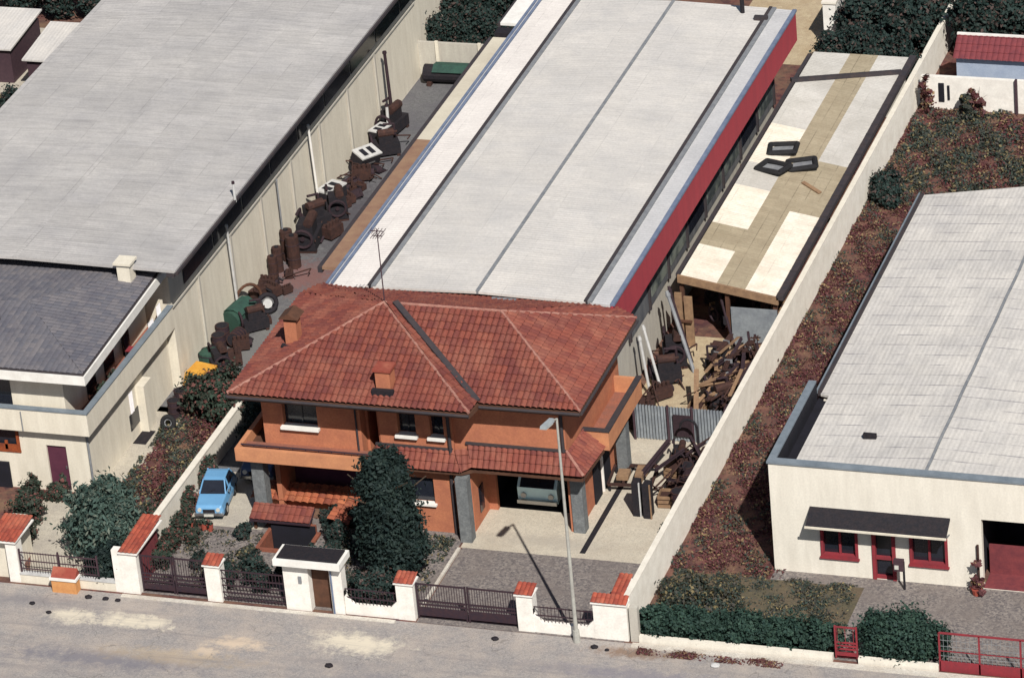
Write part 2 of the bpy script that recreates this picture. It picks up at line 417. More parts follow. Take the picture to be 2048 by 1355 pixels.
def leaves(blobs, n, size, shell=.55, up=.3, seed=None, droop=0., elong=1.6, per=60):
    """leaf clumps: small folded faces spread through the blobs' volumes -> mesh"""
    g = np.random.default_rng(seed if seed is not None else int(rng.integers(1e9)))
    bl = np.array(blobs, float); vol = bl[:, 3]*bl[:, 4]*bl[:, 5]; vol = vol**.75
    nc = max(10, n//per)
    kc = g.choice(len(bl), nc, p=vol/vol.sum())
    dc = g.normal(size=(nc, 3)); dc /= np.linalg.norm(dc, axis=1)[:, None]
    rc = g.random(nc)**(shell/1.6)
    ph = bl[kc, 0]*3.1+bl[kc, 1]*1.7
    lump = 1+.16*np.sin(dc[:, 0]*5+ph)+.14*np.sin(dc[:, 2]*6+dc[:, 1]*4+ph*2)
    cc = bl[kc, :3]+dc*rc[:, None]*bl[kc, 3:]*lump[:, None]
    sg = np.clip(bl[kc, 3:].mean(1)*.17, .03, .24)*(.6+.8*g.random(nc))
    q = g.integers(0, nc, n); d = dc[q]
    c = cc[q]+g.normal(size=(n, 3))*sg[q][:, None]*np.array([1, 1, .75])
    c[:, 2] = np.maximum(c[:, 2], .02)
    nr = d*.9+g.normal(size=(n, 3))*.7; nr[:, 2] += up; nr /= np.linalg.norm(nr, axis=1)[:, None]
    t = np.cross(nr, g.normal(size=(n, 3))); t[:, 2] -= droop; t -= (t*nr).sum(1)[:, None]*nr; t /= np.linalg.norm(t, axis=1)[:, None]
    b = np.cross(nr, t); s = size*(.5+g.random(n))[:, None]
    v = np.empty((n, 4, 3)); v[:, 0] = c-t*s*elong/2; v[:, 1] = c+b*s/2+nr*s*.12; v[:, 2] = c+t*s*elong/2; v[:, 3] = c-b*s/2+nr*s*.12
    me = bpy.data.meshes.new('leaves')
    me.vertices.add(n*4); me.vertices.foreach_set('co', v.reshape(-1))
    me.loops.add(n*4); me.loops.foreach_set('vertex_index', np.arange(n*4, dtype=np.int32))
    me.polygons.add(n); me.polygons.foreach_set('loop_start', np.arange(0, n*4, 4, dtype=np.int32))
    me.update(); me.validate()
    return me
def shift(me, vec):
    co = np.empty(len(me.vertices)*3); me.vertices.foreach_get('co', co)
    co = co.reshape(-1, 3)+np.array(vec); me.vertices.foreach_set('co', co.reshape(-1)); me.update(); return me
def tree(name, label, cat, x, y, blobs, n, size, mat, th, tr=.12, group=None, seed=None, limbs=5, crown='crown', **kw):
    """blobs relative to the foot"""
    t = thing(name, label, cat, (x, y, 0), group)
    bm = N(); g = random.Random(int(seed or 1))
    tube(bm, (0, 0, 0), (.03, .02, th*.5), tr, tr*.8); tube(bm, (.03, .02, th*.5), (0, 0, th), tr*.8, tr*.4)
    for i in range(limbs):
        a = 6.28*i/max(limbs, 1)+g.random(); z = th*(.35+.5*g.random()); L = th*.3
        tube(bm, (0, 0, z), (math.cos(a)*L, math.sin(a)*L, z+L*.7), tr*.4, tr*.12, 6)
    obj('trunk', bm, 'bark', t, local=True)
    obj(crown, leaves(blobs, n, size, seed=seed, **kw), mat, t, local=True)
    return t

exec_sections = []
# ================================================================== GROUND
def sheet(name, polys, z, mat, kind='structure', **k):
    bm = N()
    for p in polys: poly(bm, [(x, y, z) for x, y in p])
    o = obj(name, bm, mat); o['kind'] = kind; return o
def rect(x0, x1, y0, y1): return [(x0, y0), (x1, y0), (x1, y1), (x0, y1)]
HX0, HX1, HY0, HY1 = -15.95, -14.1, 3.9, 5.25      # the basement stair well
sheet('ground', [rect(-700, HX0, -700, 900), rect(HX1, 700, -700, 900), rect(HX0, HX1, -700, HY0), rect(HX0, HX1, HY1, 900)], 0, 'soil')
sheet('street', [rect(-90, 90, -40, -.12)], .004, 'street')
bm = N(); box(bm, -20.0, -9.0, -.34, -.13, 0, .035); box(bm, 0.2, 40, -.42, -.13, 0, .06)
o = obj('kerb', bm, 'verge'); o['kind'] = 'structure'
sheet('courtyard', [rect(-24.2, -14.0, 13.6, 46.2), [(-20.05, 9.2), (-14, 9.2), (-14, 13.6), (-20.9, 13.6)]], .008, 'yard')
sheet('concrete_yard', [[(-8.28, 5.35), (-.12, 5.35), (-.12, 15.0), (-8.28, 15.0)]], .012, 'conc')
sheet('side_yard', [rect(-4.9, -.15, 15.0, 23.2)], .008, 'tan')
sheet('gravel_drive', [rect(-8.2, -.15, -.11, 5.35)], .012, 'gravel')
sheet('front_garden', [rect(-19.4, HX0, .1, 5.6), rect(HX1, -8.36, .1, 6.5), rect(HX0, HX1, .1, HY0), rect(HX0, HX1, HY1, 6.5)], .008, 'gravel')
sheet('parking_pad', [[(-19.5, 5.3), (-16.4, 5.3), (-16.2, 9.4), (-19.6, 9.4)]], .012, 'path')
sheet('neighbour_path', [[(-23.95, .1), (-21.6, .1), (-23.4, 4.8), (-24.9, 6.6), (-26.0, 6.6), (-25.6, 4.2)]], .008, 'path')
sheet('side_paving', [[(-24.7, 6.8), (-23.7, 6.6), (-22.9, 9.5), (-22.8, 14.0), (-24.1, 14.0)]], .008, 'path')
sheet('lawn', [rect(.3, 7.6, .4, 5.1)], .006, 'grass')
sheet('gravel_forecourt', [[(7.6, .1), (40, .1), (40, 5.85), (4.0, 5.85), (4.0, 5.1), (7.6, 5.1)]], .008, 'gravel')
sheet('lot', [rect(-10.5, -5.2, 49.5, 60)], .008, 'tan')
sheet('far_yard', [rect(-50, -36.5, 41.5, 49)], .008, 'path')
bm = N()
for a, b_ in (((-8.3, .15), (-8.3, 2.4)), ((-8.3, 2.5), (-8.28, 5.2))): bar(bm, (*a, .05), (*b_, .05), .12, .1)
tag(obj('garden_edging', bm, 'verge'), 'thin pale concrete edging line between tree bed and gravel drive', 'edging')
bm = N(); bar(bm, (-3.52, 5.7, .012), (-3.5, 12.6, .012), .22, .022)
tag(obj('drain_channel', bm, 'oily'), 'long dark drain channel running back across the concrete yard', 'drain')
# ================================================================== LEFT WAREHOUSE
L = thing('warehouse', 'long grey roofed warehouse on the left with a beige side wall under a dark eave', 'warehouse', (-29, 27, 0))
bm = N(); box(bm, -35.2, -23.75, 15.6, 60, 0, 6.25)
obj('wall', bm, 'wall_beige', L)
bm = N()
z0 = 6.5; zr = 6.62
for p in ([(-36, 13.7, z0), (-29.4, 13.7, zr), (-29.4, 60.3, zr), (-36, 60.3, z0)], [(-29.4, 13.7, zr), (-22.5, 13.7, z0), (-22.5, 60.3, z0), (-29.4, 60.3, zr)]):
    s = slab(p, .12); me = bpy.data.meshes.new('t'); s.to_mesh(me); s.free(); bm.from_mesh(me); bpy.data.meshes.remove(me)
obj('roof', bm, 'roof_left', L)
obj('gutter', box(box(N(), -22.54, -22.4, 13.7, 60.3, 6.3, 6.42), -22.9, -22.56, 13.7, 60.3, 6.2, 6.36), 'gutdark', L)
obj('eave_soffit', B(-23.74, -22.95, 15.4, 60.2, 6.1, 6.18), 'gutdark', L)
obj('ledge', B(-23.74, -23.66, 15.6, 46, 3.74, 3.82), 'wall_grey', L)
for k in range(9):  # dark panes stretched along the wall to paint in the eave's shade
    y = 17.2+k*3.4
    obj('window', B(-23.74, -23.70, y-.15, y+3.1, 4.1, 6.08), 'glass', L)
for k in range(7):
    y = 18.4+k*3.65
    obj('pilaster', B(-23.74, -23.66, y, y+.14, 0, 3.7), 'wall_grey', L)
def post(name, label, cat, p0, p1, r, m, group=None, extra=None):
    t = thing(name, label, cat, p0, group); bm = tube(N(), p0, p1, r, r*.85, 8); obj('shaft', bm, m, t)
    tp = Vector(p1); obj('cap', tube(N(), tp, tp+Vector((0, 0, .1)), r*1.25, r*1.1, 8), 'rust2' if extra else m, t)
    return t
post('drain_pipe', 'pale drain pipe on the beige warehouse wall just behind the green lying barrel', 'pipe', (-23.55, 21.7, 0), (-23.5, 21.45, 4.5), .06, 'palegrey')
post('drain_pipe', 'slanting pale pipe on the beige wall midway between two junk heaps', 'pipe', (-23.5, 31.6, 0), (-23.5, 31.35, 4.4), .06, 'white')
post('drain_pipe', 'thin dark pipe on the beige wall above the standing rusty rolls', 'pipe', (-23.58, 27.4, 0), (-23.58, 27.4, 3.7), .04, 'grey')
post('vent_pipe', 'grey vent pipe with red cap rising above the warehouse eave', 'pipe', (-22.45, 20.3, 6.3), (-22.45, 20.3, 7.15), .06, 'palegrey', extra=True)
post('marker_post', 'rusty white post standing in the far corner of the courtyard beside the wall end', 'post', (-23.2, 40.6, 0), (-23.35, 40.8, 3.6), .09, 'rust2', extra=True)
post('marker_post', 'short rusty white post at the far end of the junk row', 'post', (-23.0, 39.4, 0), (-23.0, 39.5, 1.6), .08, 'palegrey', extra=True)

# ================================================================== BACK WALL
W = thing('yard_wall', 'pale concrete panel wall closing the far end of the courtyard', 'wall', (-21, 46.1, 0))
obj('panels', B(-25.4, -15.5, 46.1, 46.25, 0, 1.75), 'wall_grey', W)
for k in range(5): obj('post', B(-25.0+k*2.1, -24.85+k*2.1, 46.02, 46.12, 0, 1.85), 'wall_beige', W)
t = thing('covered_tank', 'dark green tank lying against the back courtyard wall', 'tank', (-22.3, 45.6, 0))
obj('tank_body', tube(N(), (-23.3, 45.45, .5), (-20.8, 45.55, .5), .42, n=14), 'oily', t, smooth=False)
obj('cover', extr(N(), [(-22.8, 45.0, .75), (-22.8, 45.35, 1.0), (-22.8, 45.75, .95), (-22.8, 45.9, .75)], (2, .05, 0)), 'green', t)
for y in (-23.0, -21.2): obj('skid', B(y-.1, y+.1, 45.0, 45.9, .01, .2), 'rust', t)

# ================================================================== CENTRAL WAREHOUSE
C = thing('factory_hall', 'long central factory hall with pale striped roof and red fascia', 'factory', (-10, 30, 0))
obj('wall', box(N(), -15.6, -5.3, 14.25, 41.1, 0, 6.35), 'wall_grey', C)
Y0, Y1 = 13.4, 41.3
bm = N()
def add_slab(bm, pts, th=.1, udir=None):
    s = slab(pts, th, udir); me = bpy.data.meshes.new('t'); s.to_mesh(me); s.free(); bm.from_mesh(me); bpy.data.meshes.remove(me)
add_slab(bm, [(-13.98, Y0, 6.6), (-9.68, Y0, 6.72), (-9.68, Y1, 6.72), (-13.98, Y1, 6.6)])
add_slab(bm, [(-9.58, Y0, 6.72), (-5.22, Y0, 6.6), (-5.22, Y1, 6.6), (-9.58, Y1, 6.72)])
obj('roof', bm, 'roof_mid', C)
obj('ridge_strip', B(-9.7, -9.56, Y0+.02, Y1-.02, 6.6, 6.76), 'grey', C)
bm = N(); add_slab(bm, [(-15.76, Y0, 6.42), (-14.16, Y0, 6.62), (-14.16, Y1, 6.62), (-15.76, Y1, 6.42)])
obj('side_roof', bm, 'roof_strip', C)
bm = N(); add_slab(bm, [(-5.02, Y0, 6.58), (-4.22, Y0, 6.55), (-4.22, Y1, 6.55), (-5.02, Y1, 6.58)])
obj('side_roof', bm, 'roof_grey', C)
for x in (-14.12, -5.2):
    g = obj('roof_channel', B(x-.07, x+.07, Y0+.01, Y1-.01, 6.4, 6.69), 'gutdark', C); obj('channel_flashing', B(x+.071, x+.25, Y0+.01, Y1-.01, 6.4, 6.66), 'grey', C)
obj('gutter', B(-16.12, -16.0, Y0+.4, Y1, 6.22, 6.42), 'blue_gut', C)
obj('gutter', B(-15.9, -15.78, Y0+.4, Y1, 6.22, 6.45), 'blue_gut', C)
obj('gutter_bed', B(-15.995, -15.905, Y0+.4, Y1, 6.2, 6.38), 'roof_grey', C)
obj('fascia', B(-4.2, -4.1, Y0, Y1, 5.12, 6.5), 'red', C)
obj('fascia_trim', B(-4.22, -4.04, Y0, Y1, 6.505, 6.6), 'blue_gut', C)
obj('soffit', B(-5.29, -4.21, 14.3, Y1, 5.14, 5.2), 'gutdark', C)
bm = N(); box(bm, -17.0, -16.14, 15.7, 27.5, 5.95, 6.08)
obj('side_canopy', bm, 'annexb', C)
obj('side_canopy', B(-17.0, -16.14, 27.5, 37.9, 5.95, 6.08), 'annex', C)
obj('canopy_edge', B(-17.2, -17.01, 15.7, 37.9, 5.8, 6.06), 'gutdark', C)
obj('side_canopy', B(-17.0, -16.14, 39.0, 45.5, 6.15, 6.28), 'white', C)
obj('canopy_edge', B(-17.12, -17.01, 39.0, 45.5, 6.0, 6.26), 'gutdark', C)
obj('roof_vent', box(N(), -17.0, -16.2, 38.1, 38.7, 5.9, 6.2), 'oily', C)
obj('roof_vent', tube(tube(N(), (-6.3, 40.6, 6.6), (-6.3, 40.6, 7.6), .1), (-6.3, 40.6, 7.6), (-6.3, 40.6, 7.8), .26, .1), 'oily', C)
obj('roof_vent', box(N(), -5.6, -5.0, 39.9, 40.1, 6.6, 6.8), 'gutdark', C)
obj('shade_panel', B(-5.29, -5.21, 18.4, 41.05, 2.2, 5.12), 'shade_panel', C)  # dark sheet painting the overhang's shade onto the upper wall
for k in range(11):  # panes and pilasters darkened too, overhang shade put into their colour
    y = 16.2+k*2.8
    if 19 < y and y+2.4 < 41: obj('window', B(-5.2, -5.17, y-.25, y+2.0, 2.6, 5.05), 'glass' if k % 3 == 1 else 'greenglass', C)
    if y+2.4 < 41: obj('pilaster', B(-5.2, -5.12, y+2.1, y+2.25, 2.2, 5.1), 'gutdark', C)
for x, y in ((-5.9, 14.8), ):
    pass

# ================================================================== SHED
S = thing('open_shed', 'low lean-to shed with patchwork of cream and tan roof sheets beside the hall', 'shed', (-2, 33, 0))
def zs(x): return 3.05+(x+4.3)*(-.7/4.05)
bandsL = [(22.75, 25.6, 'shed_bright'), (25.6, 27.6, 'shed_brown'), (27.6, 31.2, 'shed_bright'), (31.2, 33.4, 'shed_white'), (33.4, 37.2, 'shed_bright'), (37.2, 44.6, 'shed_white')]
bandsM = [(22.75, 44.6, 'shed_brown')]
bandsR = [(22.75, 29.9, 'shed_bright'), (29.9, 34.7, 'shed_brown'), (34.7, 44.6, 'shed_white')]
for (x0, x1, bs, dz) in ((-4.3, -2.78, bandsL, 0), (-2.78, -1.6, bandsM, .006), (-1.6, -.22, bandsR, 0)):
    for (ya, yb, mt) in bs:
        e0, e1 = ((.35*(x0+4.3), .35*(x1+4.3)) if yb > 44 else (0, 0))
        bm = slab([(x0, ya, zs(x0)+dz), (x1, ya, zs(x1)+dz), (x1, yb+e1, zs(x1)+dz), (x0, yb+e0, zs(x0)+dz)], .05, (0, 1, 0))
        obj('roof_sheet', bm, mt, S)
obj('fascia', extr(N(), [(-4.4, 22.6, zs(-4.4)-.3), (-.2, 22.6, zs(-.2)-.3), (-.2, 22.6, zs(-.2)+.03), (-4.4, 22.6, zs(-4.4)+.03)], (0, .12, 0)), 'timber', S)
bm = N(); bar(bm, (-.12, 22.6, zs(-.2)+.03), (-.12, 46.0, zs(-.2)+.03), .3, .2)
for k in range(22): bar(bm, (-.26, 22.8+k, zs(-.2)+.14), (.02, 22.8+k, zs(-.2)+.14), .08, .05)
obj('gutter', bm, 'gutdark', S)
obj('side_gutter', bar(N(), (-4.42, 22.75, zs(-4.3)-.02), (-4.42, 44.3, zs(-4.3)-.02), .16, .14), 'gutdark', S)
for x in (-4.3, -2.4, -.4): obj('post', B(x-.08, x+.08, 22.78, 22.94, 0, zs(x)-.08), 'brownwood', S)
for x in (-4.5, -.4): obj('post', B(x-.08, x+.08, 33, 33.16, 0, zs(x)-.08), 'brownwood', S)
bm = slab([(-2.3, 22.9, .0), (-.3, 22.9, .0), (-.3, 22.9, 1.9), (-2.3, 22.9, 1.9)], .04)
obj('front_panel', extr(N(), [(-2.25, 22.7, .05), (-.3, 22.7, .05), (-.3, 22.7, 1.75), (-2.25, 22.7, 1.75)], (0, .05, 0)), 'corr', S)
uvme = S.children[-1].data
def uv_planar(o, s=(1, 0, 0), t=(0, 0, 1)):
    me = o.data; uvl = me.uv_layers.new(name='UVMap') if not me.uv_layers else me.uv_layers[0]
    s, t = Vector(s), Vector(t)
    for lp in me.loops:
        co = me.vertices[lp.vertex_index].co; uvl.data[lp.index].uv = (co.dot(s), co.dot(t))
uv_planar(S.children[-1])
obj('back_wall', B(-4.6, -.2, 44.62, 44.75, 0, 2.3), 'wall_grey', S)
obj('cross_beam', bar(N(), (-4.5, 41.3, zs(-4.5)+.09), (-.25, 44.3, zs(-.25)+.09), .22, .16), 'gutdark', S)

# ================================================================== HOUSE WITH RED ROOF
H = thing('brick_house', 'orange brick house with red tiled hip roof in the middle', 'house', (-10, 9, 0))
A_ = (-12.0, 9.5, 8.05); Bx = (-7.25, 9.5, 8.05)
FL = (-16.9, 4.85, 6.2); FM = (-7.2, 4.85, 6.2); VB = (-7.08, 5.6, 6.2); FR = (-3.1, 5.65, 6.2)
BR1 = (-3.1, 13.1, 6.2); BR2 = (-4.35, 13.96, 6.2); BL2 = (-16.4, 13.96, 6.2); BL1 = (-16.9, 13.1, 6.2)
A2 = (-11.55, 9.5, 8.05)
polys = [[FL, FM, A_], [FM, (-7.12, 5.62, 6.2), A2, A_], [(-7.0, 5.62, 6.2), FR, Bx, (-11.4, 9.5, 8.0)], [FR, BR1, Bx], [BR1, BR2, Bx], [BR2, BL2, A_, Bx], [BL2, BL1, A_], [BL1, FL, A_]]
roof = obj('roof', tiled(polys, .23, .36, .075, .05), 'roof_red', H)
obj('roof_deck', prism(N(), [FL, FM, VB, FR, BR1, BR2, BL2, BL1], 5.98, 6.16), 'brownwood', H)
bm = N()
def cap_line(bm, p, q, r=.06):
    p, q = Vector(p), Vector(q); n = max(2, int((q-p).length/.35))
    for i in range(n):
        tube(bm, p.lerp(q, i/n), p.lerp(q, (i+1.04)/n), r*1.15, r*.9, 7)
for p, q in ((FL, A_), (FM, A_), (A_, Bx), (Bx, FR), (Bx, BR1)): cap_line(bm, Vector(p)+Vector((0, 0, .05)), Vector(q)+Vector((0, 0, .05)))
obj('ridge_tiles', bm, 'ridge', roof)
obj('valley_gutter', bar(N(), Vector(VB)+Vector((-.02, .02, .15)), (-11.5, 9.45, 8.2), .24, .08), 'gutdark', roof)
# eave gutters
bm = N()
for p, q in (((-16.9, 4.82, 6.1), (-7.2, 4.82, 6.1)), ((-7.05, 5.58, 6.1), (-3.1, 5.62, 6.1)), ((-3.06, 5.65, 6.1), (-3.06, 13.1, 6.1)), ((-16.94, 4.85, 6.1), (-16.94, 13.1, 6.1)), ((-16.9, 13.15, 6.16), (-16.4, 14.0, 6.2))):
    tube(bm, p, q, .06, n=6)
obj('gutter', bm, 'gutdark', H)
# upper storey
def holed(x0, x1, y0, y1, z0, z1, holes, bm=None):
    """front wall in xz at y0..y1 with rectangular holes (hx0,hx1,hz0,hz1)"""
    bm = bm or N(); hs = sorted(holes); cx = x0
    for (a, b_, c, d) in hs:
        if a > cx: box(bm, cx, a, y0, y1, z0, z1)
        if c > z0: box(bm, a, b_, y0, y1, z0, c)
        if d < z1: box(bm, a, b_, y0, y1, d, z1)
        cx = b_
    if cx < x1: box(bm, cx, x1, y0, y1, z0, z1)
    return bm
bm = holed(-16.2, -12.2, 6.3, 6.85, 3.0, 5.97, [(-15.35, -13.95, 4.2, 5.6)])
obj('upper_wall', bm, 'orange', H)
bm = holed(-11.5, -8.55, 6.45, 7.25, 3.0, 5.97, [(-10.75, -10.02, 4.15, 5.6), (-9.45, -8.9, 4.15, 5.6)])
box(bm, -11.5, -11.3, 7.25, 8.6, 3, 5.97)
tube(bm, (-11.4, 6.7, 3.0), (-11.4, 6.7, 5.9), .25, n=12)
obj('upper_wall', bm, 'orange', H)
bm = N(); box(bm, -8.55, -4.1, 6.6, 7.2, 3.0, 5.97)
obj('upper_wall', bm, 'orange', H)
bm = N(); box(bm, -4.4, -4.1, 7.2, 13.4, 0, 5.97); box(bm, -16.2, -16.0, 6.85, 13.4, 0, 5.97); box(bm, -16.0, -4.4, 13.2, 13.4, 0, 5.97)
box(bm, -12.25, -12.1, 6.85, 8.6, 3.0, 5.97)
obj('side_wall', bm, 'orange', H)
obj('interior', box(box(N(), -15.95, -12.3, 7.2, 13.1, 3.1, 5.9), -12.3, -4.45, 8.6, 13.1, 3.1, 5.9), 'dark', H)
for (a, b_, y, z) in ((-15.35, -13.95, 6.3, 4.2), (-10.75, -10.02, 6.45, 4.15), (-9.45, -8.9, 6.45, 4.15)):
    f = obj('window', box(box(N(), a, b_, y+.26, y+.29, z, 5.6), (a+b_)/2-.03, (a+b_)/2+.03, y+.22, y+.255, z, 5.6), 'glass', H)
    obj('sill', B(a-.08, b_+.08, y-.2, y+.2, z-.1, z+.01), 'white', f)
obj('balcony_door', B(-12.1, -11.5, 8.55, 8.6, 3.1, 5.4), 'brownwood', H)
# floor slab and balconies
bm = N(); prism(bm, [(-17.1, 5.62), (-11.7, 5.62), (-11.7, 7.6), (-4.2, 7.6), (-4.2, 13.3), (-17.1, 13.3)], 2.9, 3.06)
obj('floor_slab', bm, 'brownwood', H)
bm = N(); box(bm, -17.15, -11.7, 5.42, 5.6, 2.95, 3.5); box(bm, -17.15, -16.97, 5.6, 10.5, 2.95, 3.5)
bal = obj('balcony', bm, 'orange_l', H)
obj('balcony_floor', B(-16.96, -11.7, 5.61, 6.29, 3.065, 3.36), 'cortile', bal)
bm = N(); tube(bm, (-17.0, 5.75, 3.52), (-11.7, 5.75, 3.52), .035)
for k in range(11): tube(bm, (-17.0+k*.53, 5.75, 3.3), (-17.0+k*.53, 5.75, 3.52), .015, n=5)
obj('railing', bm, 'rail', bal)
bm = N(); box(bm, -3.2, -3.04, 8.5, 12.9, 2.95, 3.75); box(bm, -4.1, -3.2, 8.5, 8.66, 2.95, 3.75); box(bm, -4.1, -3.2, 12.74, 12.9, 2.95, 3.75)
bal2 = obj('balcony', bm, 'orange_l', H)
obj('balcony_floor', B(-4.1, -3.2, 8.66, 12.74, 2.95, 3.1), 'cortile', bal2)
obj('coping', box(B(-3.24, -3.0, 8.46, 12.94, 3.752, 3.8), -4.1, -3.24, 8.46, 8.7, 3.752, 3.8), 'gutdark', bal2)
# tiled canopies under the first floor
can = [[(-11.7, 5.85, 3.0), (-8.15, 5.85, 3.0), (-8.55, 6.45, 3.6), (-11.7, 6.45, 3.6)],
       [(-8.15, 5.85, 3.0), (-7.75, 6.15, 3.1), (-8.05, 6.6, 3.65), (-8.55, 6.45, 3.6)],
       [(-7.75, 6.12, 3.12), (-3.35, 6.12, 3.12), (-4.1, 6.6, 3.85), (-8.05, 6.6, 3.85)],
       [(-3.35, 6.12, 3.12), (-3.2, 8.5, 3.1), (-4.1, 8.5, 3.75), (-4.1, 6.6, 3.85)]]
cn = obj('tiled_canopy', tiled(can, .23, .34, .07, .05), 'roof_red', H)
bm = N(); prism(bm, [(-11.7, 5.9), (-8.15, 5.9), (-7.75, 6.18), (-3.4, 6.18), (-3.25, 8.5), (-4.1, 8.5), (-4.1, 7.1), (-11.7, 7.1)], 2.86, 2.97)
obj('canopy_deck', bm, 'brownwood', cn)
bm = N(); cap_line(bm, (-3.35, 6.12, 3.17), (-4.1, 6.6, 3.9), .06); obj('canopy_flashing', B(-8.1, -4.12, 6.5, 6.598, 3.88, 3.97), 'gutdark', cn); obj('canopy_flashing', B(-11.7, -8.6, 6.36, 6.448, 3.62, 3.7), 'gutdark', cn)
obj('ridge_tiles', bm, 'ridge', cn)
# ground floor
bm = holed(-10.9, -8.1, 6.35, 6.6, 0, 2.9, [(-10.6, -9.5, 1.25, 2.35)])
box(bm, -8.3, -8.05, 6.6, 8.5, 0, 2.9); obj('lower_wall', bm, 'orange', H)
f = obj('window', B(-10.6, -9.5, 6.5, 6.53, 1.3, 2.35), 'glass', H); obj('sill', B(-10.7, -9.42, 6.2, 6.5, 1.18, 1.26), 'white', f)
obj('window', B(-8.048, -8.02, 7.25, 7.75, .45, 1.55), 'glass', H)
obj('porch_wall', box(N(), -16.0, -10.9, 8.3, 8.5, 0, 2.9), 'purple', H)
obj('porch_side', box(N(), -11.1, -10.9, 6.4, 8.3, 0, 2.9), 'orange', H)
obj('garage_wall', B(-8.05, -7.7, 8.3, 8.5, 0, 2.9), 'orange', H); obj('garage_wall', B(-4.75, -4.4, 8.3, 8.5, 0, 2.9), 'orange', H)
obj('garage_lintel', B(-7.7, -4.75, 8.3, 8.5, 2.35, 2.9), 'brownwood', H)
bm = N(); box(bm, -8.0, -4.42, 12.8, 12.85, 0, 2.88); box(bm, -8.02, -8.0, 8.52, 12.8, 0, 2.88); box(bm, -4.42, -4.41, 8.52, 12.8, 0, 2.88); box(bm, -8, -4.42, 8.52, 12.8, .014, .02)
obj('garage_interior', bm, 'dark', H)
def pillar(x, y, s, zt, z0=0):
    bm = N(); box(bm, x-s/2, x+s/2, y-s/2, y+s/2, z0, zt); return obj('pillar', bm, 'stone', H)
pillar(-8.15, 5.95, .46, 2.8); pillar(-4.05, 7.35, .46, 2.8); pillar(-3.65, 11.9, .44, 2.94); pillar(-16.55, 6.2, .5, 2.94)
for p, q, rr in (((-8.66, 6.34, 3.5), (-8.66, 6.34, 5.95), .07), ((-8.72, 6.28, .02), (-8.72, 6.28, 2.8), .07), ((-4.2, 6.52, 3.9), (-4.2, 6.52, 5.95), .07), ((-12.35, 6.24, 3.36), (-12.35, 6.24, 5.95), .04)):
    obj('downpipe', tube(N(), p, q, rr), 'gutdark', H)
for y in (9.3, 10.5): obj('side_door', B(-4.098, -4.04, y, y+.85, .02, 2.3), 'dark', H)
obj('door_frame', box(N(), -4.098, -4.0, 10.32, 10.38, .02, 2.35), 'white', H)
# chimneys
def chimney(label, x, y, zb, zt, s):
    c = obj('chimney', B(x-s/2, x+s/2, y-s/2, y+s/2, zb, zt), 'orange', roof); c['label'] = label
    bm = N(); box(bm, x-s/2-.07, x+s/2+.07, y-s/2-.07, y+s/2+.07, zt+.002, zt+.09); box(bm, x-s/2, x+s/2, y-s/2, y+s/2, zt+.09, zt+.2)
    return c, x, y, zt, s
c, x, y, zt, s = chimney('brick chimney with tiled cap on the left slope', -15.35, 8.25, 6.6, 7.75, .5)
bm = N()
for dx, dy in ((-.2, -.2), (.2, -.2), (-.2, .2), (.2, .2)): box(bm, x+dx-.05, x+dx+.05, y+dy-.05, y+dy+.05, zt, zt+.18)
extr(bm, [(x-.4, y-.4, zt+.18), (x+.4, y-.4, zt+.18), (x+.0, y-.4, zt+.42)], (0, .8, 0))
obj('chimney_cap', bm, 'brownwood', roof)
c, x, y, zt, s = chimney('brick chimney standing low on the front slope', -10.75, 5.75, 6.3, 7.35, .58)
bm = N(); box(bm, x-.36, x+.36, y-.36, y+.36, zt+.002, zt+.1); obj('chimney_cap', bm, 'cap_red', roof)
for (x, y, s, z) in ((-10.75, 5.75, .29, 6.53), (-15.35, 8.25, .25, 6.7)):
    obj('flashing', B(x-s-.14, x+s+.14, y-s-.2, y-s-.002, z-.2, z+.12), 'oily', roof)
obj('skylight', bar(N(), (-8.9, 12.9, 6.68), (-7.9, 12.9, 6.68), .3, .1), 'grey', roof)
# tv antenna
t = thing('tv_antenna', 'thin television antenna mast on the peak of the red roof', 'antenna', (-12.0, 9.6, 8.05))
obj('mast', tube(N(), (-12, 9.6, 7.95), (-12, 9.6, 11.2), .028, .02), 'rail2', t)
bm = N()
for z, L_ in ((11.1, .55), (10.9, .4)):
    bar(bm, (-12-L_/2, 9.6, z), (-12+L_/2, 9.6, z), .03, .03)
    for k in range(5): bar(bm, (-12-L_/2+k*L_/4, 9.35, z), (-12-L_/2+k*L_/4, 9.85, z), .018, .018)
obj('aerial', bm, 'rail2', t)

# basement stair well with tiled copings
b_ = thing('basement_stairwell', 'sunken basement entrance with tiled roof strip in the front garden', 'stairwell', (-15, 4.6, 0))
bm = N(); box(bm, HX0-.15, HX0, HY0-.15, HY1+.1, -2, .12); box(bm, HX1, HX1+.15, HY0-.15, HY1+.1, -2, .12); box(bm, HX0, HX1, HY0-.15, HY0, -2, .12)
box(bm, HX0, HX1, HY1, HY1+.1, -2, .45)
obj('retaining_wall', bm, 'brickdark', b_)
bm = N()
for k in range(6): box(bm, HX0, HX1-.2, HY0+k*.12, HY0+k*.12+.13, -2, -.3*k-.15)
obj('steps', bm, 'cortile', b_)
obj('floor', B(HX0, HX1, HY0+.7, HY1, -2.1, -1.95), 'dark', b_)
obj('shade_backing', B(HX0+.01, HX1-.01, HY1-.03, HY1-.002, -1.9, .42), 'dark', b_)  # black sheet painting the tile roof's shade on the back wall
obj('shade_lining', extr(N(), [(HX1-.02, HY0+.02, .1), (HX1-.02, HY1-.05, .1), (HX1-.02, HY1-.05, -1.9), (HX1-.02, HY0+.02, -1.9)], (.01, 0, 0)), 'dark', b_)  # black sheet carrying the same painted shade down the side wall
